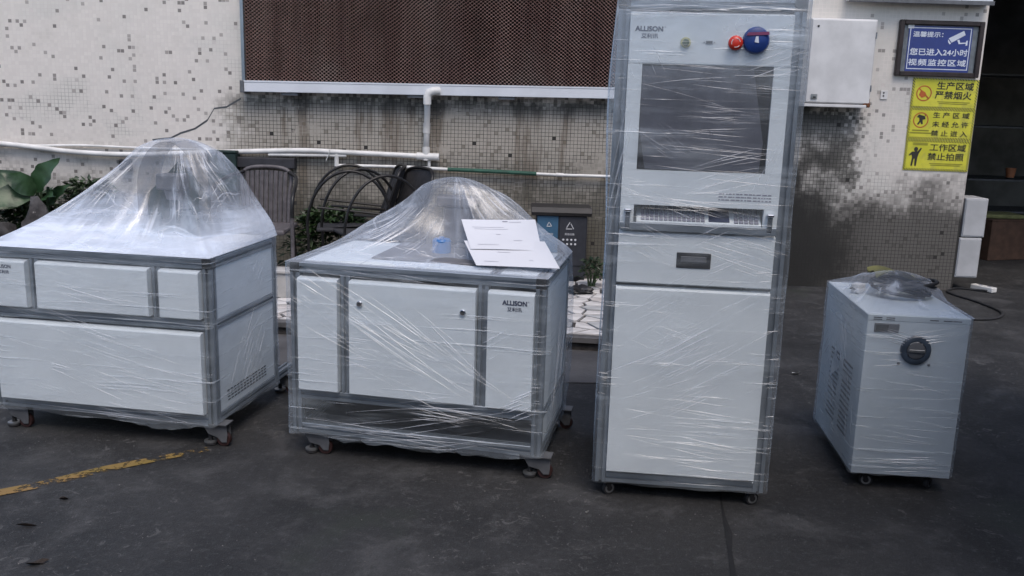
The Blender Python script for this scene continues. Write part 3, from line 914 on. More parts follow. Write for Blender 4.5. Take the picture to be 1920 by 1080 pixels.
# added unseen shed behind the camera: blocks low sky light from the machine fronts
ob = thing('shed_blocker', 'low dark shed added unseen behind the viewpoint to block low sky light', 'shed', (0, -1.0, 0))
part('front_wall', box(-11, 2.6, -5, 0, 0, 2.4), M['castgrey'], ob)
part('roof', box(-11.1, 2.62, -5.1, .06, 2.405, 2.5), M['castgrey'], ob)
part('door', box(-1.2, 1.2, .003, .05, 0, 2.1, .005), M['alu_dark'], ob)
yw = thing('wall_blocker', 'dark wall added out of view right of the chiller to block sky light', 'wall', (2.85, 1.3, 0))  # added wall, never in view: keeps sky light off the right side
part('wall_slab', box(-.1, .1, -2.2, 2.9, 0, 3.6), M['castgrey'], yw)
part('coping', box(-.14, .14, -2.22, 2.94, 3.603, 3.68), M['concrete'], yw)
aw = thing('blocker', 'dark sheet awning added out of view at the right to shade the chiller', 'blocker', (2.2, .9, 2.62))  # added overhead sheet, never in view: shades the chiller and nearby ground
part('blocker_sheet', box(-.48, .545, -1.75, 2.0, 0, .03), M['hallroof'], aw)
for k in range(4):
    part('blocker_bar', box(-.48, .545, -1.6 + k * 1.15, -1.56 + k * 1.15, -.04, -.002), M['castgrey'], aw)
# two stacked white cases fixed to the corner
for (z0, z1, dx, lab) in ((.455, .775, .012, 'upper white sheet-metal case on the wall corner beside the doorway'), (.115, .448, 0, 'lower white sheet-metal case on the wall corner above the power strip')):
    c = thing('wall_case', lab, 'case', (3.765 + dx, 7.53, z0), 0, 'white cases on the wall corner')
    part('body', box(-.086, .098, -.10, .16, 0, z1 - z0, .005), M['caseshade'], c)
    part('front_plate', box(-.080, .090, -.105, -.1005, .012, z1 - z0 - .012, .002), M['caseshade'], c)

cb = thing('cardboard_box', 'brown cardboard box with olive cloth on top inside the dark hall', 'box', (5.0, 9.3, .0), .3)
part('carton', box(-.30, .20, -.2, .2, 0, .40, .006), M['carton'], cb)
part('flap', box(-.302, .20, -.203, .05, .401, .412), M['carton'], cb, None, (0, .0, 0))
cl = tag(part('folded_cloth', move(box(-.24, .16, -.16, .15, .413, .455, .015, 2), 5.0, 9.3, 0), M['greenlid']), 'olive folded cloth lying on the brown cardboard box', 'cloth')
dl = thing('orange_bucket', 'small orange bucket glimpsed deep in the dark hall', 'bucket', (5.95, 11.0, .70))
part('bucket_body', lathe([(.045, 0), (.06, .11), (.055, .11), (.042, .02)], 14), M['orange'], dl)
sh = thing('storage_rack', 'dark metal storage rack deep inside the hall', 'rack', (5.95, 11.2, 0))
for x in (-.9, .9):
    for y in (-.3, .3):
        part('post', box(x - .02, x + .02, y - .02, y + .02, 0, 2.0), M['castgrey'], sh)
for z in (.3, .68, 1.3, 1.9):
    part('shelf', box(-.92, .92, -.32, .32, z - .02, z), M['castgrey'], sh)

# ---------------------------------------------------------------- power strip and cable on the floor
cp = bez([(3.62, 7.38, .012), (3.72, 7.50, .012), (3.83, 7.56, .012), (3.90, 7.50, .02)], 5)
ps = thing('power_strip', 'small white power strip lying on the floor by the wall corner', 'power strip', (3.945, 7.46, 0), .5)
part('strip_body', box(-.03, .035, -.10, .10, .004, .045, .006, 2), M['pvc'], ps)
for k in range(2):
    part('outlet', lathe([(.016, 0), (.016, .002), (.012, .0025)], 12), M['inkgrey'], ps, (.002, -.05 + k * .08, .045))
cable = bez([(3.93, 7.37, .02), (3.86, 7.46, .010), (3.74, 7.50, .010), (3.60, 7.36, .010), (3.60, 7.20, .010), (3.66, 6.95, .010), (3.66, 6.62, .010), (3.52, 6.42, .010), (3.30, 6.36, .010), (3.0, 6.42, .010), (2.6, 6.3, .010)], 7)
tag(part('cable', tube(cable, .010, 8), M['rubber'], smooth=True), 'black cable looped on the floor next to the white power strip', 'cable')

# ---------------------------------------------------------------- garden chairs behind the benches
def slat_chair(label, loc, rz):
    t = thing('garden_chair', label, 'chair', loc, rz, 'garden chairs on the terrace')
    for k in range(9):
        x = -.135 + k * .0338
        part('slat', tube([(x, .17, .44), (x, .19, .6), (x * 1.02, .225, .80 + .012 * (1 - (x / .15) ** 2))], .0158, 6), M['rattan'], t)
    part('back_frame', tube(bez([(-.165, .16, .42), (-.166, .19, .62), (-.168, .225, .80), (0, .232, .838), (.168, .225, .80), (.166, .19, .62), (.165, .16, .42)], 5), .014, 8), M['rattan'], t, smooth=True)
    part('seat', box(-.225, .225, -.24, .19, .405, .44, .012, 2), M['rattan'], t)
    for s in (-1, 1):
        part('arm', tube(bez([(s * .165, .22, .80), (s * .235, .12, .775), (s * .275, -.08, .735), (s * .283, -.22, .66), (s * .283, -.245, .52)], 6), .0135, 8), M['tubeblack'], t, smooth=True)
        part('leg', tube([(s * .283, -.245, .53), (s * .283, -.25, 0)], .0135, 8), M['rattan'], t)
        part('leg', tube([(s * .19, .18, .42), (s * .20, .27, 0)], .0135, 8), M['tubeblack'], t)
    return t
def hoop_chair(label, loc, rz):
    t = thing('hoop_chair', label, 'chair', loc, rz, 'garden chairs on the terrace')
    for s in (-1, 1):
        hp = []
        for k in range(19):
            a = math.pi * (1.06 - 1.0 * k / 18)
            hp.append((s * .27, -.02 + .30 * math.cos(a) * -1 * -1, .44 + .40 * math.sin(a)))
        part('arm_hoop', tube([(s * .27, -.31, 0.0)] + hp, .0105, 8), M['tubeblack'], t, smooth=True)
        part('leg', tube([(s * .255, .24, .5), (s * .26, .33, 0)], .0145, 8), M['tubeblack'], t)
        part('side_rail', tube([(s * .262, -.25, .58), (s * .26, .23, .53)], .009, 8), M['tubeblack'], t)
    bk = []
    V, F = [], []
    for i in range(7):
        for j in range(5):
            u, w = i / 6, j / 4
            V.append(((u - .5) * .47, .20 + .13 * w - .05 * (1 - (2 * u - 1) ** 2) * -1, .42 + .43 * w - .02 * (2 * u - 1) ** 2 * w))
    o = len(V)
    V += [(p[0], p[1] + .012, p[2]) for p in V]
    for i in range(6):
        for j in range(4):
            a = i * 5 + j
            F += [(a, a + 1, a + 6, a + 5), (o + a, o + a + 5, o + a + 6, o + a + 1)]
    part('backrest', (V, F), M['mesh_seat'], t, smooth=True)
    part('back_frame', tube(bez([(-.24, .19, .42), (-.25, .27, .64), (-.235, .33, .83), (0, .385, .86), (.235, .33, .83), (.25, .27, .64), (.24, .19, .42)], 5), .013, 8), M['tubeblack'], t, smooth=True)
    part('seat', box(-.24, .24, -.26, .20, .40, .425, .01, 2), M['mesh_seat'], t)
    return t
slat_chair('grey slatted garden armchair facing forward, right of the first film dome', (-1.81, 6.42, TZ), .02)
hoop_chair('black hoop-armed chair half hidden behind another, nearest the slatted chair', (-1.20, 6.72, TZ), R(-80))
hoop_chair('black hoop-armed chair with dark fabric back beside the second film dome', (-.98, 6.42, TZ), R(-62))

# dark grey stripe and green box against the wall
gb = thing('wall_box', 'dark green metal box on the wall behind the first film dome', 'box', (-2.36, WY, .66))
part('body', box(-.11, .12, -.13, -.004, 0, .31, .006), M['darkgreen'], gb)
part('lid', box(-.115, .125, -.138, -.004, .312, .33, .004), M['darkgreen'], gb)
part('hasp', box(-.02, .02, -.143, -.1385, .27, .32), M['castgrey'], gb)
db = thing('wall_stripe', 'dark grey duct on the wall above the slatted chair', 'stripe', (-2.02, WY, .855))  # plain dark grey strip below the pipe
part('stripe_body', box(-.22, .24, -.09, -.004, 0, .085, .004), M['darkstripe'], db)
part('stripe_cover', box(-.22, .24, -.098, -.0905, .006, .079, .002), M['darkstripe'], db)
bb = thing('black_bracket', 'small black plastic box on the wall left of the first film dome', 'box', (-3.17, WY, .80))
part('case', box(-.045, .05, -.06, -.004, 0, .09, .008), M['black'], bb)
part('cover', box(-.038, .042, -.065, -.061, .01, .08, .002), M['black'], bb)

# ---------------------------------------------------------------- waste bin
bn = thing('waste_bin', 'double waste bin, blue and dark grey, beside the paved terrace', 'bin', (.357, 7.08, TZ))
part('body', merge(box(-.185, .21, -.125, .16, .02, .50, .008)), M['bin_dark'], bn)
fb = part('left_face', box(-.178, -.015, -.133, -.1255, .115, .50, .003), M['bin_blue'], bn); fb['label'] = 'blue recycling face'
fd = part('right_face', box(-.005, .204, -.133, -.1255, .115, .50, .003), M['bin_dark'], bn)
part('lid', merge(prism([(-.15, .505), (-.165, .53), (-.13, .565), (.14, .565), (.17, .53), (.165, .505)], -.225, .238, 'yz')), M['bin_lid'], bn)
part('foot_rail', box(-.18, .205, -.11, .15, 0, .019), M['rubber'], bn)
tri = [(0.06, .385), (.098, .385), (.079, .42)]
def tri_mark(cx, cz, s):
    o = [(cx + s * math.cos(a), cz + s * math.sin(a)) for a in (math.pi / 2, math.pi * 7 / 6, math.pi * 11 / 6)]
    return merge(*[tube([(o[i][0], -.134, o[i][1]), (o[(i + 1) % 3][0] * .8 + o[i][0] * .2, -.134, o[(i + 1) % 3][1] * .8 + o[i][1] * .2)], .003, 5) for i in range(3)])
part('recycling_mark', tri_mark(.075, .42, .035), M['whiteprint'], fd)
part('recycling_mark', tri_mark(-.085, .43, .022), M['whiteprint'], fb)
text('其他垃圾', M['whiteprint'], fd, .075, -.1345, .362, .075, .017, .01)
text('可回收物', M['whiteprint'], fb, -.085, -.1345, .36, .065, .014, .01)
for r_ in range(2):
    for c_ in range(4):
        part('waste_pictogram', lathe([(.009, .1335), (.007, .1352)], 6, 'y'), M['whiteprint'], fd, (.028 + c_ * .031, 0, .318 - r_ * .034))

# ---------------------------------------------------------------- plants, stones
def big_leaf(t, base, tip, width, droop, mat='leaf', name='leaf'):
    b, e = Vector(base), Vector(tip)
    d = e - b
    side = d.cross(Vector((0, -1, .45))).normalized()
    up = side.cross(d).normalized()
    V, F = [], []
    n = 9
    for i in range(n + 1):
        u = i / n
        w = width * (math.sin(math.pi * min(1, (u * .92 + .08)) ** .75)) * (1 if u < .98 else .1)
        c = b + d * u + up * (droop * math.sin(math.pi * u))
        wav = .012 * math.sin(u * 17 + width * 60)
        V += [tuple(c - side * w + up * (.22 * w + wav)), tuple(c), tuple(c + side * w + up * (.22 * w - wav))]
    for i in range(n):
        a = 3 * i
        F += [(a, a + 1, a + 4, a + 3), (a + 1, a + 2, a + 5, a + 4)]
    o = link(name, mesh(name, (V, F), M[mat], True), t)
    return o
tp_ = thing('taro_plant', 'broad-leaved green plant against the wall at far left', 'plant', (-3.52, 6.75, TZ))
bigs = [((-.02, -.05, .62), (.21, -.12, .86), .085), ((-.02, -.05, .60), (-.22, -.15, .74), .075), ((-.06, -.05, .58), (-.36, -.22, .50), .09),
        ((.03, .0, .56), (.16, -.14, .58), .06), ((-.04, .05, .6), (-.5, .0, .72), .085), ((-.2, .05, .5), (-.62, -.1, .55), .08), ((.02, .03, .5), (.22, .0, .66), .05)]
for (p, q, w) in bigs:
    big_leaf(tp_, p, q, w, .03)
    part('stem', tube(bez([(rng.uniform(-.05, .05), .06, 0), (p[0] * .6, .04, p[2] * .5), p], 4), .009, 6), M['limbdark'], tp_)
def bush(name, label, loc, sx, sy, sz, n, lw, group='small dark shrubs on the terrace', seed=1):
    r = random.Random(seed)
    t = thing(name, label, 'plant', loc, 0, group)
    V, F = [], []
    stems = []
    for i in range(n):
        a, h = r.uniform(0, 6.283), r.random() ** .7
        rad = math.sqrt(r.random()) * (1 - .55 * h)
        c = Vector((sx * rad * math.cos(a), sy * rad * math.sin(a), .04 + sz * h))
        d = Vector((math.cos(a) + r.uniform(-.7, .7), math.sin(a) + r.uniform(-.7, .7), r.uniform(-.5, 1.0))).normalized()
        l = lw * r.uniform(1.6, 3.2)
        s = d.cross(Vector((r.uniform(-.5, .5), r.uniform(-.5, .5), 1))).normalized() * lw * r.uniform(.35, .7)
        o = len(V)
        V += [tuple(c), tuple(c + d * l * .45 + s), tuple(c + d * l - Vector((0, 0, .2 * l))), tuple(c + d * l * .45 - s)]
        F.append((o, o + 1, o + 2, o + 3))
    tag(part('foliage', (V, F), M['leaf2'], t, fix=False), kind='stuff')
    for k in range(7):
        a = k * .9
        part('stem', tube([(0.02 * math.cos(a), .02 * math.sin(a), 0), (sx * .3 * math.cos(a), sy * .3 * math.sin(a), sz * .45), (sx * .55 * math.cos(a), sy * .55 * math.sin(a), sz * .8)], [.008, .006, .003], 5), M['limbdark'], t)
    return t
bush('shrub', 'dark leafy shrub between the taro leaves and the first film dome', (-3.24, 6.9, TZ), .30, .2, .62, 1100, .032, seed=2)
bush('shrub', 'dark dense shrub behind the rocks under the broad taro leaves', (-3.72, 6.92, TZ), .36, .2, .52, 1100, .034, seed=6)
bush('shrub', 'dark low shrub below the slatted chair and the hoop chairs', (-1.38, 6.86, TZ), .46, .2, .46, 1300, .030, seed=3)
bush('shrub', 'small dark shrub at the foot of the waste bin', (.60, 6.74, TZ), .11, .11, .17, 220, .017, seed=4)
bush('shrub', 'dark shrub hidden behind the first film dome under the green box', (-2.5, 6.9, TZ), .35, .2, .45, 420, .030, seed=5)
def rock(label, loc, s, seed):
    bm = bmesh.new()
    bmesh.ops.create_icosphere(bm, subdivisions=3, radius=1)
    r = random.Random(seed)
    ph = [(Vector((r.gauss(0, 1), r.gauss(0, 1), r.gauss(0, 1))) * r.uniform(1, 3.2), r.uniform(0, 6)) for _ in range(9)]
    for v in bm.verts:
        k = 1 + sum(.075 * math.sin(v.co.dot(d) * 1.6 + p) for d, p in ph)
        v.co = Vector((v.co.x * s[0] * k, v.co.y * s[1] * k, max(-.02, v.co.z * .62 + .42) * s[2] * k))
    me = bpy.data.meshes.new('rock'); bm.to_mesh(me); bm.free()
    me.materials.append(M['rock'])
    return tag(link('rock', me, None, loc), label, 'rock', 'weathered rocks at far left')
rock('tall dark weathered rock with a white streak, nearest the first film dome', (-3.42, 6.5, TZ), (.17, .15, .44), 3)
rock('dark weathered rock at the left edge of the picture', (-3.78, 6.45, TZ), (.22, .18, .43), 8)

# ---------------------------------------------------------------- litter on the ground
def litter(name, label, loc, pts, mat, cat):
    n = len(pts)
    pts = [(x * .72, y * .72) for x, y in pts]
    V = [(x, y, .004 + .006 * math.sin(i * 2.1) + .006) for i, (x, y) in enumerate(pts)] + [(0, 0, .003)]
    F = [(i, (i + 1) % n, n) for i in range(n)]
    V2 = [(x, y, z - .002) for x, y, z in V]
    return tag(part(name, merge((V, F), (V2, F)), mat, None, loc), label, cat)
litter('dry_leaf', 'dark curled dry leaf on the asphalt at bottom left', (-1.47, 2.6, 0), [(-.04, -.012), (-.01, -.02), (.03, .004), (.045, .03), (.02, .022), (-.02, .012)], M['dryleaf'], 'leaf')
litter('dry_leaf', 'small dry leaf on the asphalt below the yellow line', (-1.606, 3.06, 0), [(-.02, -.01), (.015, -.012), (.022, .004), (-.01, .014)], M['dryleaf'], 'leaf')
litter('dry_twig', 'thin dark twig on the asphalt near the bottom-left leaf', (-1.63, 2.85, 0), [(-.05, -.004), (.0, -.008), (.05, .002), (.0, .006)], M['dryleaf'], 'twig')
litter('paper_scrap', 'tiny white scrap between the tall cabinet and the small chiller', (1.605, 4.9, 0), [(-.03, -.008), (.028, -.014), (.03, .012), (-.02, .012)], M['speck'], 'scrap')
litter('paper_scrap', 'tiny white speck on the asphalt in front of the middle bench', (.297, 3.075, 0), [(-.008, -.006), (.010, -.005), (.006, .01)], M['speck'], 'scrap')
bm = bmesh.new(); bmesh.ops.create_icosphere(bm, subdivisions=3, radius=1)
for v in bm.verts:
    k = 1 + .16 * math.sin(v.co.x * 5 + v.co.y * 4) + .12 * math.sin(v.co.z * 7 + v.co.x * 6)
    v.co = Vector((v.co.x * .10 * k, v.co.y * .075 * k, max(0, v.co.z * .5 + .35) * .055 * k))
me = bpy.data.meshes.new('plastic_bag'); bm.to_mesh(me); bm.free(); me.materials.append(M['black'])
tag(link('plastic_bag', me, None, (.50, 6.50, TZ + .002)), 'black crumpled bag on the white paving near the waste bin', 'bag')

# loose grit and dust crumbs lying on the asphalt near the camera
gr = np.random.RandomState(12)
gn = 5200
gy = 2.2 + 3.4 * gr.rand(gn) ** 1.25
gxx = (gr.rand(gn) * 2 - 1) * (gy * .62)
cl_ = np.sin(gxx * 3.1 + gy * 2.3) + np.sin(gxx * 1.3 - gy * 4.1 + 1) + gr.randn(gn) * .5
kp = cl_ > -.2
gxx, gy = gxx[kp], gy[kp]
V, F = [], []
for x_, y_ in zip(gxx, gy):
    r_ = .0011 + .0022 * gr.rand() ** 3
    o = len(V); a0 = gr.rand() * 6.28
    V += [(x_ + r_ * math.cos(a0 + k * 2.094), y_ + r_ * math.sin(a0 + k * 2.094), .0004) for k in range(3)] + [(x_, y_, r_ * 1.1)]
    F += [(o, o + 1, o + 3), (o + 1, o + 2, o + 3), (o + 2, o, o + 3)]
M['grit'] = simple('pale_grit', (0.13, 0.128, 0.125), 0.9, 0, 0.6, 9)
tag(part('loose_grit', (V, F), M['grit'], fix=False), 'pale grit and dust crumbs scattered on the asphalt', kind='stuff')

# ================================================================ THE MACHINES
def wheel_shape(r, w):
    return lathe([(r * .55, -w / 2), (r * .93, -w / 2), (r, -w * .3), (r, w * .3), (r * .93, w / 2), (r * .55, w / 2)], 24, 'y')
def hub_shape(r, w):
    return merge(lathe([(r * .54, -w * .46), (r * .54, w * .46)], 20, 'y'), lathe([(r * .2, -w * .62), (r * .2, w * .62)], 12, 'y'))
ME_LW = mesh('wheel', wheel_shape(.031, .022), M['redwheel'], 'auto')
ME_LH = mesh('hub', hub_shape(.031, .022), M['steel'], 'auto')
ME_LF = mesh('levelling_foot', lathe([(.024, 0), (.027, .004), (.027, .012), (.021, .019), (.009, .021), (.009, .05)], 20), M['rubber'], 'auto')
ME_LR = mesh('foot_ring', lathe([(.0272, .0125), (.0275, .014), (.0275, .0185), (.0215, .0205)], 20), M['steel'], 'auto')
def level_caster(parent, x, y, c, s=1):
    """levelling caster: pad on the left, wheel on the right of the post for s = 1"""
    zt = c
    k = merge(prism([(-.058 * s, zt - .004), (.052 * s, zt - .004), (.056 * s, .052), (.052 * s, .022), (.03 * s, .020), (.012 * s, .040), (-.03 * s, zt - .05)], -.018, -.0145),
              prism([(-.058 * s, zt - .004), (.052 * s, zt - .004), (.056 * s, .052), (.052 * s, .022), (.03 * s, .020), (.012 * s, .040), (-.03 * s, zt - .05)], .0145, .018),
              box(-.060, .060, -.034, .034, zt - .0042, zt - .0005))
    b = part('caster', k, M['castgrey'], parent, (x, y, 0))
    link('wheel', ME_LW, b, (.034 * s, 0, .0312))
    link('hub', ME_LH, b, (.034 * s, 0, .0312))
    link('levelling_foot', ME_LF, b, (-.028 * s, 0, .001))
    link('foot_ring', ME_LR, b, (-.028 * s, 0, .001))
    return b
def swivel_caster(parent, x, y, c, rz, r):
    b = part('caster', merge(box(-.022, .022, -.022, .022, c - .006, c - .0005), prism([(-.012, c - .005), (.014, c - .005), (.016, r * .75), (.004, r * .75)], -.0135, -.0115),
                             prism([(-.012, c - .005), (.014, c - .005), (.016, r * .75), (.004, r * .75)], .0115, .0135)), M['black'], parent, (x, y, 0), (0, 0, rz))
    part('wheel', wheel_shape(r, .018), M['rubber'], b, (.010, 0, r + .0003), smooth='auto')
    part('hub', lathe([(r * .74, -.0097), (r * .74, .0097)], 18, 'y'), M['steel'], b, (.010, 0, r + .0003))
    part('axle_cap', lathe([(r * .45, -.0105), (r * .45, .0105)], 14, 'y'), M['black'], b, (.010, 0, r + .0003))
    return b

def strands(seed, groups, y, face='front', hw=None):
    """raised creases of the film: thin tapered ridges in the plane of a face"""
    r = random.Random(seed)
    V, F = [], []
    for (cx, cz, ang, spread, n, ln, th) in groups:
        for k in range(n):
            a = R(ang + r.gauss(0, 3.0))
            off = (k / max(1, n - 1) - .5) * spread + r.gauss(0, spread * .05)
            nx_, nz_ = -math.sin(a), math.cos(a)
            l = ln * r.uniform(.35, 1.0)
            sh_ = r.uniform(-.25, .25) * ln
            x, z = cx + nx_ * off + math.cos(a) * sh_, cz + nz_ * off + math.sin(a) * sh_
            sag = r.uniform(-.02, .02) * l
            w = th * r.uniform(.25, .8)
            o = len(V)
            m = 7
            for i in range(m):
                u = i / (m - 1) - .5
                ww = w * (1 - abs(2 * u) ** 2.5) + .0001
                xx = x + math.cos(a) * u * l + nx_ * sag * (1 - 4 * u * u)
                zz = z + math.sin(a) * u * l + nz_ * sag * (1 - 4 * u * u)
                for (q, dy) in ((-ww, 0), (0, -ww * .8), (ww, 0)):
                    px_, pz_ = xx + nx_ * q, zz + nz_ * q
                    if hw:
                        px_ = max(-hw[0], min(hw[0], px_)); pz_ = max(hw[1], min(hw[2], pz_))
                    V.append((px_, y + dy, pz_) if face == 'front' else (y - dy, px_, pz_))
            for i in range(m - 1):
                b_ = o + i * 3
                F += [(b_, b_ + 1, b_ + 4, b_ + 3), (b_ + 1, b_ + 2, b_ + 5, b_ + 4)]
    return V, F

def shell(w, d, z0, z1, front, other, seed, rag=.012, rows=26, amp=.0035, bulge=None):
    """film wound round the four sides of a box: rounded rectangle, wrinkled, ragged lower hem"""
    r = random.Random(seed)
    x0, x1, y0, y1 = -w / 2 - other, w / 2 + other, -d / 2 - front, d / 2 + other
    cr = .012
    pts = []
    def edge(a, b, n):
        for k in range(n):
            t = k / n
            pts.append((a[0] + (b[0] - a[0]) * t, a[1] + (b[1] - a[1]) * t))
    nf, ns = 56, 34
    edge((x0 + cr, y0), (x1 - cr, y0), nf); edge((x1 - cr, y0), (x1, y0 + cr), 2)
    edge((x1, y0 + cr), (x1, y1 - cr), ns); edge((x1, y1 - cr), (x1 - cr, y1), 2)
    edge((x1 - cr, y1), (x0 + cr, y1), nf); edge((x0 + cr, y1), (x0, y1 - cr), 2)
    edge((x0, y1 - cr), (x0, y0 + cr), ns); edge((x0, y0 + cr), (x0 + cr, y0), 2)
    n = len(pts)
    ph = [r.uniform(0, 6.28) for _ in range(8)]
    V, F = [], []
    for j in range(rows + 1):
        u = j / rows
        for i, (x, y) in enumerate(pts):
            s = i / n * 2 * math.pi
            zb = z0 + rag * (math.sin(3 * s + ph[0]) * .6 + math.sin(11 * s + ph[1]) * .5)
            z = zb + (z1 - zb) * u
            k = amp * (math.sin(9 * s + 14 * u + ph[2]) + .7 * math.sin(23 * s - 21 * u + ph[3]) + .6 * math.sin(5 * s + 33 * u + ph[4])) / 2
            k = k * math.sin(math.pi * min(1, u * 1.0)) ** .5 if u < 1 else 0
            nx_ = (1 if x > x1 - cr / 2 else (-1 if x < x0 + cr / 2 else 0)); ny_ = (1 if y > y1 - cr / 2 else (-1 if y < y0 + cr / 2 else 0))
            bb_ = bulge(x, y, u, nx_, ny_) if bulge else 0
            V.append((x + nx_ * (k + bb_), y + ny_ * (k + bb_), z))
    for j in range(rows):
        for i in range(n):
            a, b2 = j * n + i, j * n + (i + 1) % n
            F.append((a, b2, b2 + n, a + n))
    return V, F

class Tent:
    """film pulled over a hoop on the bench top: a height field over the bench rectangle"""
    def __init__(s, w, d, front, other, zr, ax, ay, zp, rcx, rcy, cap, seed, k=(1, 1, 1.5, 1), amp=.012):
        s.x0, s.x1, s.y0, s.y1 = -w / 2 - other, w / 2 + other, -d / 2 - front, d / 2 + other
        s.zr, s.ax, s.ay, s.zp, s.rx, s.ry, s.cap = zr, ax, ay, zp, rcx, rcy, cap
        r = random.Random(seed)
        s.waves = [(r.randint(3, 17), r.uniform(0, 6.28), r.uniform(.3, 1)) for _ in range(8)]
        s.kk, s.amp = k, amp
    def rim(s, a):
        c, n = math.cos(a), math.sin(a)
        t = 1e9
        if c > 1e-6: t = min(t, (s.x1 - s.ax) / c)
        if c < -1e-6: t = min(t, (s.x0 - s.ax) / c)
        if n > 1e-6: t = min(t, (s.y1 - s.ay) / n)
        if n < -1e-6: t = min(t, (s.y0 - s.ay) / n)
        return t
    def capr(s, a):
        return 1 / math.sqrt((math.cos(a) / s.rx) ** 2 + (math.sin(a) / s.ry) ** 2)
    def z(s, a, r):
        rc, rm = s.capr(a), s.rim(a)
        if r <= rc:
            base = s.zp - s.cap * (r / rc) ** 2
            u = 0
        else:
            u = min(1, (r - rc) / (rm - rc))
            c, n = math.cos(a), math.sin(a)      # k: right, left, front, back
            k = (s.kk[0] if c > 0 else s.kk[1]) * c * c + (s.kk[2] if n < 0 else s.kk[3]) * n * n
            base = s.zr + (s.zp - s.cap - s.zr) * (1 - u) ** k
        gate = .35 + .65 * max(0, math.sin(2.0 * a + 1.1) * math.sin(3.0 * a + .4)) ** .5
        ww = gate * sum(math.sin(f * a + p + 1.5 * u) * q for f, p, q in s.waves) / 3.2
        ridge = -abs(ww)
        lump = .010 * math.sin(3 * a + 5 * u) + .008 * math.sin(5 * a - 7 * u + 2)
        return base + (s.amp * (ridge + .45) + lump) * (u * (1 - u) * 4) ** .7
    def at(s, x, y):
        dx, dy = x - s.ax, y - s.ay
        return s.z(math.atan2(dy, dx), math.hypot(dx, dy))
    def shape(s, na=180, nr=26):
        # angles include the four rim corners so that the hem follows the bench edge
        A = [2 * math.pi * k / na for k in range(na)]
        for cx in (s.x0, s.x1):
            for cy in (s.y0, s.y1):
                A.append(math.atan2(cy - s.ay, cx - s.ax) % (2 * math.pi))
        A = sorted(A)
        V, F = [(s.ax, s.ay, s.zp)], []
        n = len(A)
        for j in range(1, nr + 1):
            for a in A:
                rc, rm = s.capr(a), s.rim(a)
                r = rc * j / 6 if j <= 6 else rc + (rm - rc) * (j - 6) / (nr - 6)
                V.append((s.ax + r * math.cos(a), s.ay + r * math.sin(a), s.z(a, r)))
        for i in range(n):
            F.append((0, 1 + i, 1 + (i + 1) % n))
        for j in range(nr - 1):
            for i in range(n):
                a, b2 = 1 + j * n + i, 1 + j * n + (i + 1) % n
                F.append((a, a + n, b2 + n, b2))
        s.uv = [(0.0, 0.0)] + [(a / (2 * math.pi), j / nr) for j in range(1, nr + 1) for a in A]
        return V, F
    def build(s, name, mat, parent, na=180, nr=26):
        me = mesh(name, s.shape(na, nr), mat, True, False)
        uvl = me.uv_layers.new(name='fold')
        n = (len(me.vertices) - 1) // nr
        for p in me.polygons:
            us = [s.uv[v] for v in p.vertices]
            wrap = max(u[0] for u in us) - min(u[0] for u in us) > .5
            for li, (u, v) in zip(p.loop_indices, us):
                uvl.data[li].uv = (u + 1 if wrap and u < .5 else u, v)
        return link(name, me, parent)

def panel(name, x0, x1, z0, z1, yf, t, parent, mat='panel', bev=.006):
    # folded sheet: flat face, the top edge rolled well back
    prof = [(yf + .004, z0), (yf, z0 + .004), (yf, z1 - .011), (yf + .002, z1 - .007), (yf + .007, z1 - .004), (yf + .024, z1 - .0005), (yf + t, z1), (yf + t, z0)]
    return part(name, prism(prof, x0, x1, 'yz'), M[mat], parent)

P4 = .04
def dome_creases(tent, seed, n, parent, clusters):
    """creases pressed into the dome: bunches of straight pulls in a few directions and turns of film running round it"""
    r = random.Random(seed)
    V, F = [], []
    def ridge(path, w):
        o = len(V)
        m = len(path)
        for i, (x, y) in enumerate(path):
            t = i / (m - 1)
            x2, y2 = path[min(i + 1, m - 1)]; x1, y1 = path[max(i - 1, 0)]
            l = math.hypot(x2 - x1, y2 - y1) or 1
            nx_, ny_ = -(y2 - y1) / l, (x2 - x1) / l
            ww = w * (1 - abs(2 * t - 1) ** 2.5) + .0001
            for q, up in ((-ww, .0012), (0, .0012 + ww * .9), (ww, .0012)):
                V.append((x + nx_ * q, y + ny_ * q, tent.at(x + nx_ * q, y + ny_ * q) + up))
        for i in range(m - 1):
            b_ = o + i * 3
            F.extend([(b_, b_ + 1, b_ + 4, b_ + 3), (b_ + 1, b_ + 2, b_ + 5, b_ + 4)])
    for (a0, spread, cnt, lo, hi) in clusters:
        for k in range(cnt):
            a = R(a0) + r.gauss(0, R(spread))
            rc, rm = tent.capr(a), tent.rim(a)
            r0 = rc * r.uniform(.4, 1.1) + (rm - rc) * r.uniform(lo, lo + .25)
            r1 = min(rm * .985, r0 + (rm - rc) * r.uniform(.15, hi))
            da = r.gauss(0, .06)
            ridge([(tent.ax + (r0 + (r1 - r0) * t) * math.cos(a + da * t), tent.ay + (r0 + (r1 - r0) * t) * math.sin(a + da * t)) for t in [q / 8 for q in range(9)]], r.uniform(.0008, .0026))
    for k in range(n):
        a0 = r.uniform(math.pi * 1.0, math.pi * 1.9); da = r.uniform(.25, .9)
        u0 = r.uniform(.35, .95); sl = r.uniform(-.25, .25)
        p = []
        for q in range(14):
            t = q / 13
            a = a0 + da * (t - .5)
            u = min(.985, max(.05, u0 + sl * (t - .5) + .015 * math.sin(q)))
            rr = tent.capr(a) + (tent.rim(a) - tent.capr(a)) * u
            p.append((tent.ax + rr * math.cos(a), tent.ay + rr * math.sin(a)))
        ridge(p, r.uniform(.0008, .0024))
    return tag(part('film_crease', (V, F), M['strand'], parent, fix=False), kind='stuff')

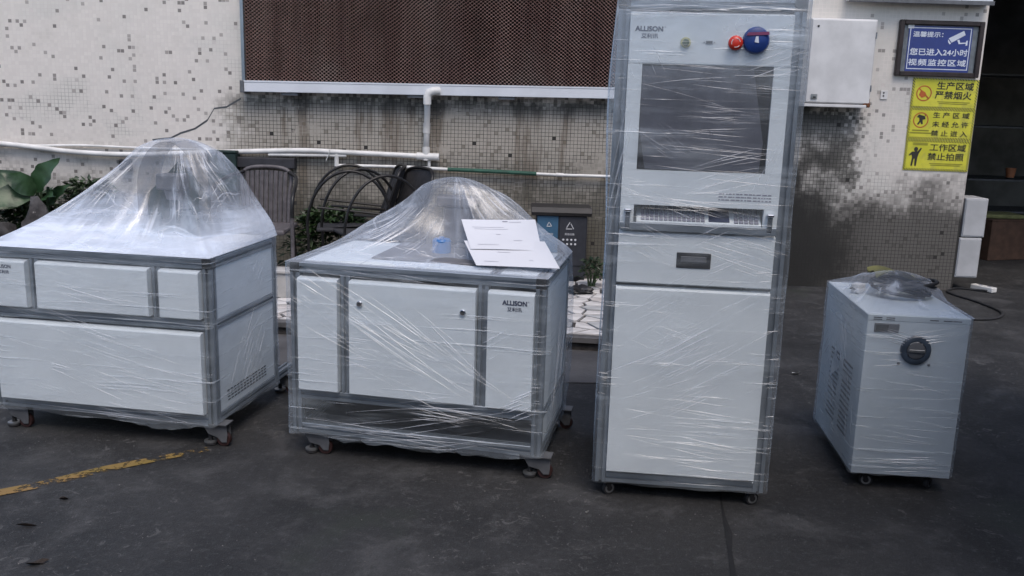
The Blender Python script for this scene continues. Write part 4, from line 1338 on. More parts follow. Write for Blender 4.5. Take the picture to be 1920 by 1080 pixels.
# ---------------------------------------------------------------- left bench
def frame_posts(root, w, d, c, h, back=0.0):
    for sx in (-1, 1):
        for sy in (-1, 1):
            x, y = sx * (w / 2 - P4 / 2), sy * (d / 2 - P4 / 2)
            p = part('post', slot_bar(x - P4 / 2, x + P4 / 2, y - P4 / 2, y + P4 / 2, c, h - .0405, 'z'), M['alu'], root)
            part('end_cap', box(x - .021, x + .021, y - .021, y + .021, h - .040, h + .0012, .002), M['black'] if (sy < 0) else M['castgrey'], p)
def ring_rails(root, w, d, z0, z1):
    a, b = w / 2 - P4 - .0006, d / 2 - P4 - .0006
    for sy in (-1, 1):
        y = sy * (d / 2 - P4 / 2)
        part('rail', slot_bar(-a, a, y - P4 / 2, y + P4 / 2, z0, z1, 'x'), M['alu'], root)
    for sx in (-1, 1):
        x = sx * (w / 2 - P4 / 2)
        part('rail', slot_bar(x - P4 / 2, x + P4 / 2, -b, b, z0, z1, 'y'), M['alu'], root)

WA, DA, CA, HA = 1.0222, .624, .1037, .8037
A = thing('machine_bench', 'film-wrapped white machine bench with a tall film dome, leftmost of the machines', 'machine', (-1.6698, 3.9757, 0), R(-9.156), 'machines wrapped in stretch film')
frame_posts(A, WA, DA, CA, HA)
ring_rails(A, WA, DA, HA - P4, HA)
ring_rails(A, WA, DA, .507, .547)
ring_rails(A, WA, DA, CA, CA + P4)
yf = -DA / 2
for x in (-.285, .268):
    part('stile', slot_bar(x - P4 / 2, x + P4 / 2, yf, yf + P4, .5476, HA - P4 - .0006, 'z'), M['alu'], A)
YP = yf - .026
p1 = panel('panel', -.470, -.308, .556, .757, YP, .038, A)
panel('panel', -.260, .244, .556, .757, YP, .038, A)
panel('panel', .292, .466, .556, .757, YP, .038, A)
panel('panel', -.468, .465, .148, .498, YP, .038, A)
text('ALLISON', M['ink'], p1, -.408, YP - .0012, .729, .076, .0145, .03)
text('艾利讯', M['ink'], p1, -.405, YP - .0012, .706, .050, .0145, .022)
for sx in (-1, 1):
    x = sx * (WA / 2 - .004)
    for (z0, z1) in ((.5476, HA - P4 - .0006), (CA + P4 + .0006, .5064)):
        pp = part('side_panel', box(min(x, x - sx * .006), max(x, x - sx * .006), -DA / 2 + P4, DA / 2 - P4, z0, z1, .001), M['panel'], A)
        if sx > 0 and z0 < .3:
            for r_ in range(4):
                for k in range(13):
                    yy = -.205 + k * .03 + r_ * .002
                    part('vent_slot', box(x + .0002, x + .0014, yy, yy + .020, .215 - r_ * .014, .2205 - r_ * .014), M['black'], pp)
part('back_panel', box(-WA / 2 + P4, WA / 2 - P4, DA / 2 - .012, DA / 2 - .006, CA + P4, HA - P4), M['panel'], A)
part('table_top', box(-WA / 2 + .004, WA / 2 - .004, -DA / 2 + .004, DA / 2 - .004, HA + .0015, HA + .008, .002), M['foam'], A)
part('base_rail', slot_bar(WA / 2 - P4, WA / 2, DA / 2 + .0006, DA / 2 + .17, CA, CA + P4, 'y'), M['alu'], A)
part('base_rail', slot_bar(-WA / 2, -WA / 2 + P4, DA / 2 + .0006, DA / 2 + .17, CA, CA + P4, 'y'), M['alu'], A)
level_caster(A, WA / 2 - .022, -DA / 2 + .035, CA); level_caster(A, -WA / 2 + .075, -DA / 2 + .035, CA)
level_caster(A, WA / 2 - .022, DA / 2 + .125, CA); level_caster(A, -WA / 2 + .075, DA / 2 + .125, CA)
tA = Tent(WA, DA, .030, .007, HA + .010, .125, .15, 1.258, .185, .11, .048, 5, (.62, 1.18, 1.9, 1.1), .022)
def hood(parent, cx, y0, y1, zb, zs, rx, rz, mat):
    """half-round hood: arched sheet with thickness, open at the front"""
    V, F = [], []
    arc = [(cx - rx, zb)] + [(cx - rx * math.cos(math.pi * k / 18), zs + rz * math.sin(math.pi * k / 18)) for k in range(19)] + [(cx + rx, zb)]
    inn = [(cx - rx + .004, zb)] + [(cx - (rx - .004) * math.cos(math.pi * k / 18), zs + (rz - .004) * math.sin(math.pi * k / 18)) for k in range(19)] + [(cx + rx - .004, zb)]
    n = len(arc)
    for y in (y0, y1):
        V += [(x, y, z) for x, z in arc] + [(x, y, z) for x, z in inn]
    for i in range(n - 1):
        F += [(i, i + 1, 2 * n + i + 1, 2 * n + i), (n + i, 3 * n + i, 3 * n + i + 1, n + i + 1), (i, n + i, n + i + 1, i + 1), (2 * n + i, 2 * n + i + 1, 3 * n + i + 1, 3 * n + i)]
    return part('hood', (V, F), mat, parent, smooth='auto')
hood(A, .125, .06, .25, HA + .009, 1.02, .150, .225, M['hood'])
part('hood_shade', prism([(-.03, HA + .009), (.275, HA + .009), (.275, 1.00), (.20, 1.09), (.125, 1.15), (.06, 1.08), (-.03, 1.0)], .150, .156), M['darkgreen'], A)  # dark plate standing in for the shade inside the hood opening
part('column', box(.085, .150, .19, .24, HA + .0085, 1.12, .004), M['greyplate'], A)
part('scan_head', merge(box(.06, .175, .07, .189, 1.03, 1.10, .008, 2), move(lathe([(.035, .985), (.045, 1.029)], 18), .118, .125, 0)), M['castgrey'], A)
cv_ = []
for j_ in range(9):
    for i_ in range(13):
        u, v = i_ / 12, j_ / 8
        cv_.append((-.22 + .50 * u, -.16 + .24 * v, HA + .014 + .045 * abs(math.sin(u * 7 + v * 3)) * (u * (1 - u) * 4) ** .5 + .02 * math.sin(v * 9 + u * 4) ** 2))
part('crumpled_wrap', (cv_, [(j_ * 13 + i_, j_ * 13 + i_ + 1, j_ * 13 + i_ + 14, j_ * 13 + i_ + 13) for j_ in range(8) for i_ in range(12)]), M['film_tent'], A)
fA = part('stretch_film', shell(WA, DA, CA - .004, HA + .010, .030, .007, 3, .010), M['film_bench'], A, smooth=True)
dome_creases(tA, 51, 34, tA.build('film_dome', M['dome_a'], fA), [(205, 9, 26, 0, .7), (225, 6, 14, .1, .5), (300, 7, 12, .0, .5), (335, 8, 14, .1, .6), (270, 25, 10, .3, .4)])
tag(part('film_crease', strands(11, [(.0, .36, -16, .26, 16, .6, .0022), (-.25, .30, -14, .18, 8, .4, .002), (.25, .24, -8, .20, 14, .45, .0022), (-.0, .66, -13, .10, 6, .5, .0026), (-.1, .60, -2, .10, 7, .6, .0018),
        (.1, .69, 14, .05, 3, .35, .002), (-.4, .62, -10, .12, 6, .25, .0018), (0, .775, -3, .03, 6, .7, .002), (.1, .125, -3, .03, 7, .7, .002)], -DA / 2 - .0345, hw=(.50, .11, .80)), M['strand'], fA, fix=False), kind='stuff')
tag(part('film_crease', strands(12, [(.0, .33, 52, .22, 16, .42, .002), (.05, .66, 48, .15, 6, .28, .0018), (.0, .30, 30, .2, 5, .4, .0016)], WA / 2 + .0125, 'side', hw=(.30, .12, .78)), M['strand'], fA, fix=False), kind='stuff')
# hem hanging loose below the front rail
hv = []
for k in range(17):
    u = k / 16
    hv += [(.02 + .46 * u, -DA / 2 - .020 + .004 * math.sin(k * 1.9), CA + .012), (.02 + .46 * u, -DA / 2 - .010 + .008 * math.sin(k * 2.3), CA - .004 - .040 * math.sin(math.pi * u) ** 1.5 * (0.6 + u * .5))]
part('loose_hem', (hv, [(2 * k, 2 * k + 1, 2 * k + 3, 2 * k + 2) for k in range(16)]), M['film_tent'], fA, smooth=True)

# ---------------------------------------------------------------- middle bench
WB, DB, CB, HB = 1.0416, .6167, .098, .8119
B = thing('machine_bench', 'film-wrapped white machine bench with papers on it and an open bottom bay', 'machine', (-.3191, 3.7589, 0), R(-11.356), 'machines wrapped in stretch film')
frame_posts(B, WB, DB, CB, HB)
ring_rails(B, WB, DB, HB - P4, HB)
ring_rails(B, WB, DB, .245, .285)
ring_rails(B, WB, DB, CB, CB + P4)
yf = -DB / 2
YP = yf - .026
for x in (-.287, .276):
    part('stile', slot_bar(x - P4 / 2, x + P4 / 2, yf, yf + P4, .2856, HB - P4 - .0006, 'z'), M['alu'], B)
panel('panel', -.480, -.312, .290, .757, YP, .038, B)
dr = panel('door', -.262, .252, .290, .757, YP, .038, B)
p3_ = panel('panel', .300, .480, .290, .757, YP, .038, B)
for x, z in ((-.216, .668), (.203, .665)):
    lk = part('lock', lathe([(.0125, 0), (.0125, .006), (.010, .009), (.004, .0095)], 18, 'y'), M['chrome'], dr, (x, YP + .0005, z), smooth='auto')
text('ALLISON', M['ink'], p3_, .405, YP - .0012, .7165, .094, .017, .06)
text('®', M['inkgrey'], p3_, .4585, YP - .0012, .724, None, .006)
text('艾利讯', M['ink'], p3_, .405, YP - .0012, .692, .056, .0165, .022)
for sx in (-1, 1):
    x = sx * (WB / 2 - .004)
    part('side_panel', box(min(x, x - sx * .006), max(x, x - sx * .006), -DB / 2 + P4, DB / 2 - P4, CB + P4 + .0006, HB - P4 - .0006, .001), M['panel'] if sx < 0 else M['panel'], B)
part('back_panel', box(-WB / 2 + P4, WB / 2 - P4, DB / 2 - .012, DB / 2 - .006, CB + P4, HB - P4), M['castgrey'], B)
part('floor_panel', box(-WB / 2 + P4, WB / 2 - P4, -DB / 2 + P4, DB / 2 - P4, CB + .004, CB + .010), M['castgrey'], B)
part('cable_bundle', tube(bez([(-.35, -.1, .125), (-.2, -.18, .13), (0, -.15, .14), (.2, -.2, .13), (.3, -.05, .14), (.1, .05, .13)], 6), .02, 8), M['rubber'], B, smooth=True)
# top: white panels, grey plate
part('top_panel', box(-WB / 2 + .045, -.24, -DB / 2 + .045, DB / 2 - .045, HB - .008, HB + .003, .001), M['panel'], B)
part('top_panel', box(-.236, .290, -DB / 2 + .045, -.155, HB - .008, HB + .003, .001), M['panel'], B)
part('top_panel', box(.332, WB / 2 - .045, -DB / 2 + .045, DB / 2 - .045, HB - .008, HB + .003, .001), M['panel'], B)
part('cross_rail', slot_bar(.2915, .331, -DB / 2 + P4, DB / 2 - P4, HB - .036, HB + .001, 'y'), M['alu'], B)
part('work_plate', box(-.236, .290, -.15, DB / 2 - .045, HB - .008, HB + .010, .002), M['greyplate'], B)
kn = part('rotary_knob', lathe([(.040, 0), (.040, .05), (.034, .058), (.0, .060)], 20), M['bluecap'], B, (.0, .07, HB + .0105), smooth='auto')
part('knob_stem', cyl((0, 0, .058), (0, 0, .066), .012, 12), M['bluecap'], kn)
part('knob_cable', tube(bez([(.045, .075, HB + .05), (.09, .07, HB + .062), (.15, .03, HB + .05), (.22, -.03, HB + .035), (.30, -.02, HB + .02)], 6), .007, 8), M['rubber'], B, smooth=True)
tB = Tent(WB, DB, .030, .010, HB + .006, .020, .215, 1.132, .150, .055, .040, 9, (.85, 1.2, 6.0, 1.1), .017)
hood(B, .020, .175, .26, HB + .0105, .95, .150, .165, M['hood'])
part('scan_head', merge(box(-.03, .09, .19, .25, HB + .0106, 1.00, .008, 2), box(-.06, .12, .18, .255, 1.001, 1.05, .01, 2)), M['greyplate'], B)
fB = part('stretch_film', shell(WB, DB, CB - .006, HB + .006, .030, .010, 8, .012, bulge=lambda x, y, u, nx_, ny_: .018 * math.sin(math.pi * u) * (1 if nx_ > 0 and ny_ == 0 else 0)), M['film_bench'], B, smooth=True)
dome_creases(tB, 52, 40, tB.build('film_dome', M['dome_b'], fB), [(200, 8, 22, 0, .7), (222, 7, 18, .1, .5), (250, 8, 8, .1, .5), (320, 10, 12, .0, .5), (345, 8, 12, .1, .6)])
tag(part('film_crease', strands(21, [(.0, .52, -33, .14, 12, .75, .0024), (.12, .56, -40, .05, 4, .40, .003), (-.25, .50, -1, .26, 16, .45, .0018), (-.30, .60, -30, .2, 10, .4, .0018), (.38, .55, 33, .10, 5, .22, .003),
        (-.1, .20, 9, .12, 6, .7, .003), (.2, .17, 14, .12, 5, .5, .0035), (0, .13, -1, .04, 9, .9, .003), (.2, .24, -4, .05, 6, .5, .0035), (.0, .42, -20, .3, 10, .5, .0015), (.44, .31, 25, .08, 8, .15, .004),
        (-.47, .65, -30, .25, 16, .10, .002), (.49, .45, 4, .5, 18, .07, .002), (-.1, .785, -4, .03, 7, .7, .002)], -DB / 2 - .0345, hw=(.515, .10, .805)), M['strand'], fB, fix=False), kind='stuff')
tag(part('film_crease', strands(22, [(.0, .45, 62, .30, 16, .45, .003), (-.15, .35, 75, .2, 8, .4, .003)], WB / 2 + .026, 'side', hw=(.29, .12, .78)), M['strand'], fB, fix=False), kind='stuff')
hv = []
for k in range(25):
    u = k / 24
    hv += [(-.36 + .80 * u, -DB / 2 - .019 + .003 * math.sin(k * 1.7), CB + .012), (-.36 + .80 * u, -DB / 2 - .008 + .008 * math.sin(k * 2.1), CB - .008 - .016 * abs(math.sin(k * .8)))]
part('loose_hem', (hv, [(2 * k, 2 * k + 1, 2 * k + 3, 2 * k + 2) for k in range(24)]), M['film_tent'], fB, smooth=True)
level_caster(B, WB / 2 - .018, -DB / 2 + .035, CB); level_caster(B, -WB / 2 + .095, -DB / 2 + .035, CB)
level_caster(B, WB / 2 - .018, DB / 2 - .01, CB); level_caster(B, -WB / 2 + .095, DB / 2 - .01, CB)

# papers lying on the film of the middle bench
MB_ = Matrix.Translation(B.location) @ Matrix.Rotation(R(-11.356), 4, 'Z')
def paper(label, corners, lift, curl, lines, tilt):
    bl, br, tr, tl = [Vector(c) for c in corners]
    n, m = 16, 14
    V, F = [], []
    for j in range(m + 1):
        for i in range(n + 1):
            u, v = i / n, j / m
            p = bl * (1 - u) * (1 - v) + br * u * (1 - v) + tr * u * v + tl * (1 - u) * v
            zz = max(p.z, tB.at(p.x, p.y) + .009) + lift + curl * max(0, v - .72) ** 2 * (1 - .75 * u) + .003 * math.sin(u * 5 + v * 3)
            V.append(tuple(MB_ @ Vector((p.x, p.y, zz))))
    # lay the sheet smoothly: relax heights
    Z = np.array([p[2] for p in V]).reshape(m + 1, n + 1)
    Zf = np.array([tB.at(*(MB_.inverted() @ Vector(p))[:2]) + .006 for p in V]).reshape(m + 1, n + 1) + lift
    for _ in range(30):
        Z2 = Z.copy()
        Z2[1:-1, 1:-1] = (Z[:-2, 1:-1] + Z[2:, 1:-1] + Z[1:-1, :-2] + Z[1:-1, 2:]) / 4
        Z2[1:-1, 0] = (Z[:-2, 0] + Z[2:, 0]) / 2; Z2[1:-1, -1] = (Z[:-2, -1] + Z[2:, -1]) / 2
        Z2[0, 1:-1] = (Z[0, :-2] + Z[0, 2:]) / 2; Z2[-1, 1:-1] = (Z[-1, :-2] + Z[-1, 2:]) / 2
        Z = np.maximum(np.maximum(Z2, Z - .004), Zf)
    V = [(p[0], p[1], z) for p, z in zip(V, Z.ravel())]
    c0 = Vector(V[0])
    V = [tuple(Vector(p) - c0) for p in V]
    for j in range(m):
        for i in range(n):
            a = j * (n + 1) + i
            F.append((a, a + 1, a + n + 2, a + n + 1))
    o = len(V)
    V2 = V + [(x, y, z - .0006) for x, y, z in V]
    F2 = F + [tuple(o + i for i in q[::-1]) for q in F]
    t = thing('paper_sheet', label, 'paper', tuple(c0), 0, 'papers on the middle bench')
    part('sheet', (V2, F2), M['paper'], t, smooth=True, fix=False)
    # printed lines follow the sheet
    def at(u, v):
        i, j = min(n - 1, int(u * n)), min(m - 1, int(v * m))
        fu, fv = u * n - i, v * m - j
        g = lambda a, b: Vector(V[b * (n + 1) + a])
        return g(i, j) * (1 - fu) * (1 - fv) + g(i + 1, j) * fu * (1 - fv) + g(i, j + 1) * (1 - fu) * fv + g(i + 1, j + 1) * fu * fv
    for (u0, u1, v, h, mt) in lines:
        LV, LF = [], []
        k = 8
        for q in range(k + 1):
            u = u0 + (u1 - u0) * q / k
            for vv in (v, v + h):
                p = at(u, vv); LV.append((p.x, p.y, p.z + .0012))
        LF = [(2 * q, 2 * q + 2, 2 * q + 3, 2 * q + 1) for q in range(k)]
        part('printed_line', (LV, LF), M[mt], t, fix=False)
    return t
M['paleink'] = simple('pale_print', (0.50, 0.50, 0.55), 0.7, 0, 0.05)
paper('white printed sheet lying lower on the film of the middle bench', [(.228, -.236, .828), (.554, -.210, .839), (.462, -.040, .908), (.132, -.064, .898)], .002, 0,
      [(.12, .30, .16, .018, 'paleink'), (.15, .75, .80, .012, 'paleink'), (.35, .5, .55, .015, 'paleink'), (.68, .73, .25, .02, 'paleink')], 22)
paper('white printed sheet with a curled-up top edge, lying over the other sheet', [(.177, -.130, .872), (.462, -.100, .880), (.395, .105, .968), (.084, .071, .953)], .007, .10,
      [(.12, .42, .14, .016, 'paleink'), (.12, .55, .74, .012, 'paleink'), (.14, .6, .68, .012, 'paleink'), (.42, .48, .50, .018, 'paleink'), (.64, .76, .30, .018, 'paleink'), (.55, .62, .92, .03, 'inkgrey'), (.64, .80, .90, .025, 'paleink')], 22)

# ---------------------------------------------------------------- tall cabinet
M['mauve'] = simple('mauve_print', (0.20, 0.05, 0.12), 0.4)
WC, DC, CC, HC = .6272, .6637, .0597, 1.8266
C = thing('control_cabinet', 'tall film-wrapped white control cabinet with a screen and a red emergency button', 'cabinet', (.6825, 3.5296, 0), R(-5.856), 'machines wrapped in stretch film')
frame_posts(C, WC, DC, CC, HC)
ring_rails(C, WC, DC, HC - .034, HC)
ring_rails(C, WC, DC, CC, CC + P4)
yf = -DC / 2
YP = yf - .016
SX0, SX1, SZ0, SZ1 = -.224, .218, 1.245, 1.606
KZ0, KZ1 = 1.048, 1.122
T = .022
face = part('upper_panel', merge(box(-.273, .273, YP, YP + T, SZ1, 1.777, .004, 2), box(-.273, SX0, YP, YP + T, SZ0, SZ1 - .0005), box(SX1, .273, YP, YP + T, SZ0, SZ1 - .0005),
                                 box(-.273, .273, YP, YP + T, KZ1, SZ0 - .0005), box(-.273, -.225, YP, YP + T, KZ0, KZ1 - .0005), box(.225, .273, YP, YP + T, KZ0, KZ1 - .0005)), M['panel'], C)
text('ALLISON', M['ink'], face, -.208, YP - .0012, 1.7215, .093, .0155, .06)
text('®', M['inkgrey'], face, -.154, YP - .0012, 1.728, None, .006)
text('艾利讯', M['ink'], face, -.205, YP - .0012, 1.6985, .056, .0155, .022)
gbtn = part('push_button', lathe([(.0175, 0), (.0175, .006), (.0125, .008)], 22, 'y'), M['yellowish'], C, (-.083, YP, 1.679), smooth='auto')
part('button_cap', lathe([(.0115, .006), (.0115, .014), (.009, .016)], 20, 'y'), M['green'], gbtn, smooth='auto')
usb = part('usb_port', box(-.012, .012, -.003, 0, -.006, .006, .001), M['steel'], C, (-.004, YP, 1.681))
part('port_opening', box(-.009, .009, -.0036, -.0031, -.0035, .0035), M['black'], usb)
for s in (-1, 1):
    part('screw', lathe([(.0024, 0), (.0024, .002)], 8, 'y'), M['steel'], usb, (s * .017, 0, 0))
es = part('emergency_stop', lathe([(.0195, 0), (.0195, .010), (.017, .012), (.017, .016)], 24, 'y'), M['yellowish'], C, (.081, YP, 1.680), smooth='auto')
part('mushroom_head', lathe([(.013, .014), (.0235, .017), (.0245, .024), (.022, .030), (.010, .034), (.0005, .0345)], 26, 'y'), M['red'], es, smooth=True)
part('arrow_ring', merge(*[tube([(.0145 * math.cos(a0 + k * .18), -.0345 + .0012, .0145 * math.sin(a0 + k * .18)) for k in range(8)], .0012, 5) for a0 in (0.2, 2.3, 4.4)]), M['whiteprint'], es)
bd = part('blue_disc', lathe([(.0005, 0), (.0445, .0), (.0450, .006), (.040, .018), (.028, .023), (.0005, .024)], 30, 'y'), M['bluedisc'], C, (.148, YP - .012, 1.690), smooth='auto')
part('disc_stripe', prism([(-.036, .014), (-.030, .024), (.038, .028), (.040, .018)], -.0262, -.0242), M['mauve'], bd)
part('disc_key', prism([(-.007, -.007), (.007, -.009), (.004, .012), (-.004, .012)], -.0262, -.0242), M['signwhite'], bd)
# screen: black opening, display behind a slipped sheet of grey cover film
scr = part('screen', box(SX0 + .001, SX1 - .001, YP + .010, YP + .016, SZ0 + .001, SZ1 - .001), M['black'], C)
part('screen_cover', prism([(-.222, 1.598), (.152, 1.600), (.203, 1.350), (.196, 1.250), (-.196, 1.248), (-.222, 1.39)], YP + .006, YP + .0095), M['screenfilm'], scr)
# small print rows at lower right of the panel
for r_ in range(3):
    x = .066
    while x < .240:
        w = rng.uniform(.004, .016)
        part('label_print', box(x, min(x + w, .246), YP - .0011, YP - .0003, 1.1695 - r_ * .0105, 1.1735 - r_ * .0105), M['inkgrey'], face)
        x += w + rng.uniform(.002, .006)
# keyboard drawer
part('drawer_back', box(-.225, .225, YP + .075, YP + .080, KZ0, KZ1), M['panel'], C)
tr_ = part('keyboard_tray', merge(box(-.224, .224, YP - .004, YP + .074, KZ0 - .008, KZ0 + .001), box(-.272, .272, YP - .014, YP - .0045, KZ0 - .016, KZ0 + .012, .002)), M['alu'], C)
kb = part('keyboard', box(-.215, .222, 0, .10, -.008, 0, .003), M['panel'], C, (0, YP + .001, KZ0 + .014), (R(34), 0, 0))
for r_ in range(5):
    for k in range(14):
        part('key', box(-.198 + k * .0162, -.185 + k * .0162, .008 + r_ * .0172, .022 + r_ * .0172, .0003, .0045, .001), M['inkgrey'], kb)
part('touch_pad', box(.040, .112, .012, .085, .0003, .003, .001), M['ink'], kb)
for r_ in range(5):
    for k in range(5):
        part('key', box(.128 + k * .0175, .142 + k * .0175, .008 + r_ * .0172, .022 + r_ * .0172, .0003, .0045, .001), M['inkgrey'], kb)
for x in (-.246, .246):
    h = part('drawer_handle', merge(box(x - .012, x + .012, YP - .028, YP, 1.098, 1.108, .003), box(x - .009, x + .009, YP - .018, YP - .001, 1.040, 1.097, .002)), M['chrome'], C)
drw = panel('drawer_front', -.273, .273, .838, 1.030, YP, T, C, bev=.003)
slot = part('handle_pocket', box(-.0645, .056, YP - .003, YP - .0005, .902, .958, .001), M['black'], drw)
part('pocket_lip', box(-.050, .040, YP - .006, YP - .0032, .925, .945, .001), M['castgrey'], slot)
panel('lower_door', -.273, .273, .108, .826, YP, T, C, bev=.003)
for sx in (-1, 1):
    x = sx * (WC / 2 - .006)
    part('side_panel', box(min(x, x - sx * .006), max(x, x - sx * .006), -DC / 2 + P4, DC / 2 - P4, CC + P4 + .0006, HC - .0346, .001), M['panel'], C)
part('back_panel', box(-WC / 2 + P4, WC / 2 - P4, DC / 2 - .012, DC / 2 - .006, CC + P4, HC - P4), M['panel'], C)
part('top_panel', box(-WC / 2 + .006, WC / 2 - .006, -DC / 2 + .006, DC / 2 - .006, HC + .0015, HC + .006), M['panel'], C)
for sx, rz in ((-1, .5), (1, .35)):
    swivel_caster(C, sx * (WC / 2 - .045), -DC / 2 + .024, CC, rz, .0250)
    swivel_caster(C, sx * (WC / 2 - .045), DC / 2 - .045, CC, rz + .4, .0245)
fC = part('stretch_film', shell(WC, DC, CC + .010, HC + .03, .036, .011, 13, .004, 44, .004, bulge=lambda x, y, u, nx_, ny_: (.014 * math.sin(u * 9 + 1) * u if nx_ < 0 else 0)), M['film_tall'], C, smooth=True)
tag(part('film_crease', strands(31, [(-.05, .68, 33, .30, 16, .5, .0020), (.05, .55, 30, .3, 14, .55, .0022), (-.05, .50, 24, .20, 10, .45, .002), (.0, .30, -5, .30, 13, .45, .0016), (.05, .20, -6, .15, 5, .5, .0018), (-.1, .68, -20, .16, 8, .3, .0016),
        (-.15, .98, -28, .10, 8, .25, .0018), (.15, .98, -15, .12, 12, .3, .0018), (.1, 1.0, 28, .16, 8, .35, .0018), (-.1, 1.14, -18, .06, 8, .4, .0022), (.0, 1.13, -4, .03, 8, .5, .003), (.1, 1.40, -4, .34, 22, .4, .0016),
        (-.05, 1.50, -2, .24, 12, .35, .0015), (.1, 1.24, 16, .12, 12, .3, .002), (-.12, 1.34, -35, .08, 7, .22, .0022), (.2, 1.66, 20, .18, 14, .25, .0016), (-.08, 1.770, -2, .012, 6, .5, .0018), (.0, 1.795, 0, .02, 6, .6, .0025),
        (-.29, 1.2, 80, .03, 6, .5, .0025), (-.295, 1.55, -60, .3, 14, .08, .002), (.29, 1.4, 70, .03, 5, .5, .002), (-.29, .6, -5, .9, 26, .06, .0018), (.29, .6, 8, .9, 22, .06, .0016)],
        -DC / 2 - .0405, hw=(.318, .07, 1.83)), M['strand'], fC, fix=False), kind='stuff')

# ---------------------------------------------------------------- small chiller
WD, DD, CD, HD = .3764, .6243, .0679, .7135
D = thing('chiller', 'small film-wrapped white chiller unit on casters, rightmost of the machines', 'machine', (1.575, 3.659, 0), R(-5.34), 'machines wrapped in stretch film')
yf = -DD / 2
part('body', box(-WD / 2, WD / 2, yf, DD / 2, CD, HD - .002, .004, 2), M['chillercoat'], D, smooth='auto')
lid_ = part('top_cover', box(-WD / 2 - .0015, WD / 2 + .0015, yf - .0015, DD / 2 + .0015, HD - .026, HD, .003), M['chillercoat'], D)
for x in (-.152, -.105, .055, .105, .140):
    for zz in ((HD - .010, HD - .017) if x < 0 else (HD - .012,)):
        part('vent_slot', box(x - .016, x + .016, yf - .0022, yf - .0012, zz - .0035, zz), M['black'], lid_)
disp = part('display', box(-.162, -.070, yf - .004, yf - .0005, .645, .680, .002), M['castgrey'], D)
part('display_window', box(-.156, -.110, yf - .0048, yf - .0042, .650, .675), M['black'], disp)
gg = part('filler_port', lathe([(.056, 0), (.056, .012), (.050, .016), (.036, .016), (.034, .006), (.0005, .006)], 30, 'y'), M['port'], D, (-.002, yf, .582), smooth='auto')
part('port_cap', lathe([(.033, .004), (.033, .016), (.026, .019), (.0005, .019)], 22, 'y'), M['castgrey'], gg, smooth='auto')
part('port_handle', box(-.030, .030, -.026, -.0195, -.006, .006, .002), M['steel'], gg)
for x in (-.058, .055):
    part('bolt', lathe([(.0055, 0), (.0055, .004), (.003, .005)], 10, 'y'), M['castgrey'], D, (x, yf, .5255))
for r_ in range(14):
    for k in range(2):
        y0 = -.19 + k * .20
        part('louvre', box(-WD / 2 - .0022, -WD / 2 - .0004, y0, y0 + .13, .17 + r_ * .022, .178 + r_ * .022), M['castgrey'], D)
for sx in (-1, 1):
    for sy in (-1, 1):
        swivel_caster(D, sx * (WD / 2 - .065), sy * (DD / 2 - .05), CD + .001, .4 + .5 * sx, .0255)
fD = part('stretch_film', shell(WD, DD, CD + .004, HD + .002, .010, .009, 17, .006, 22, .003), M['film_small'], D, smooth=True)
# loose film over the things on top
tD = Tent(WD, DD, .010, .009, HD + .003, .02, .06, HD + .105, .13, .12, .03, 23, (1.2, 1.2, 1.6, 1.2), .016)
tD.build('film_cover', M['dome_d'], fD, 120, 20)
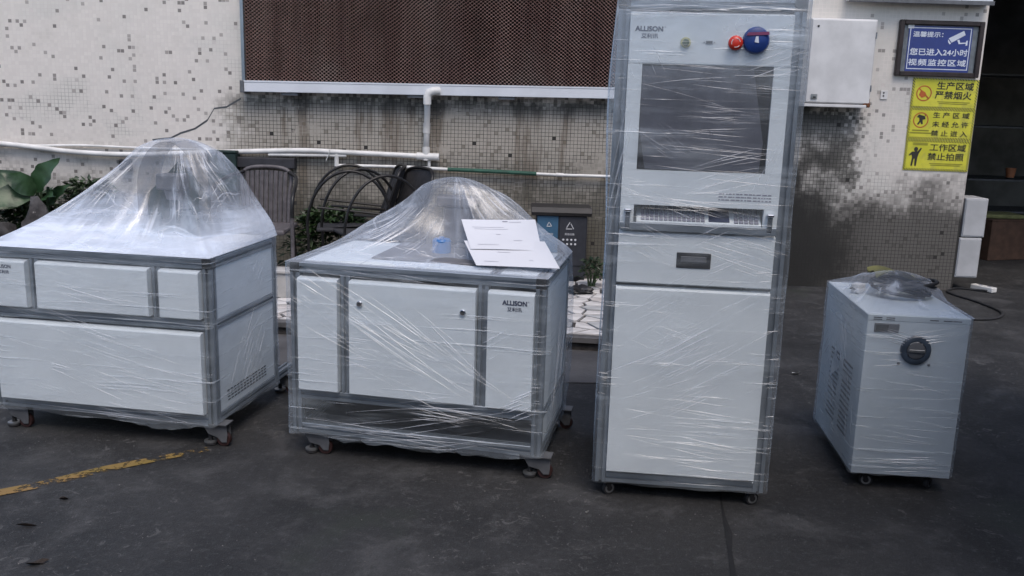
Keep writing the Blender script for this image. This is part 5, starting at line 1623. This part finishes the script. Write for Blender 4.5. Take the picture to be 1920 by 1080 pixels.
# torn tail of film on the left side
tv = []
for k in range(13):
    u = k / 12
    tv += [(-WD / 2 - .012 - .028 * abs(math.sin(u * 5)) * (1 - u * .5), -.02 + .03 * math.sin(u * 7), .30 + .20 * u), (-WD / 2 - .010, .06 + .03 * math.sin(u * 4), .31 + .20 * u)]
part('loose_tail', (tv, [(2 * k, 2 * k + 1, 2 * k + 3, 2 * k + 2) for k in range(12)]), M['film_tent'], fD, smooth=True)
tag(part('film_crease', strands(41, [(.0, .36, -3, .30, 18, .36, .002), (-.05, .25, -3, .2, 8, .3, .002), (.06, .64, 10, .05, 8, .22, .004), (-.08, .63, -14, .05, 6, .2, .003), (.0, .12, -1, .06, 8, .3, .0035), (-.1, .54, 0, .06, 6, .12, .003), (.05, .48, -6, .12, 6, .26, .002)],
        yf - .0135, hw=(.185, .08, .70)), M['strand'], fD, fix=False), kind='stuff')

tag(part('film_crease', strands(43, [(.0, .45, 50, .5, 16, .30, .003), (.1, .35, -40, .4, 12, .25, .003), (-.1, .30, 75, .4, 10, .3, .003), (0, .14, 4, .1, 8, .4, .003)],
        -WD / 2 - .0125, 'side', hw=(.30, .09, .69)), M['strand'], fD, fix=False), kind='stuff')
# things bundled on top of the chiller, under the film
DM = Matrix.Translation(D.location) @ Matrix.Rotation(R(-5.34), 4, 'Z')
coil = []
rr_ = random.Random(5)
for k in range(96):
    a = k * .42
    q = .075 + .03 * math.sin(k * .23)
    coil.append(tuple(DM @ Vector((.045 + q * 1.25 * math.cos(a), .05 + q * 1.0 * math.sin(a), HD + .014 + .05 * (.5 + .5 * math.sin(k * .37)) + k * .0001))))
tag(part('coiled_cable', tube(coil, .0075, 7), M['rubber'], smooth=True), 'black coiled cable bundled on top of the small chiller', 'cable')
mv = []
for j in range(7):
    for i in range(9):
        u, v = i / 8, j / 6
        p = DM @ Vector((-.05 + .19 * u, .10 + .15 * v, HD + .070 + .020 * math.sin(u * 4 + v) + .012 * math.sin(v * 6 + u * 3)))
        mv.append(tuple(p))
mf = [(j * 9 + i, j * 9 + i + 1, j * 9 + i + 10, j * 9 + i + 9) for j in range(6) for i in range(8)]
mv2 = mv + [(x, y, z - .006) for x, y, z in mv]
mf2 = mf + [tuple(63 + q for q in f[::-1]) for f in mf]
tag(part('crumpled_sheet', (mv2, mf2), M['manual'], smooth=True), 'olive-yellow crumpled sheet on top of the small chiller', 'sheet')
pg = thing('power_plug', 'white power plug at the left end of the bundle on the small chiller', 'plug', tuple(DM @ Vector((-.125, .08, HD + .0005))), R(35))
part('plug_body', box(-.025, .025, -.02, .02, .004, .042, .006, 2), M['pvc'], pg)
for s in (-1, 1):
    part('prong', box(-.045, -.0255, s * .008 - .002, s * .008 + .002, .020, .026), M['steel'], pg)
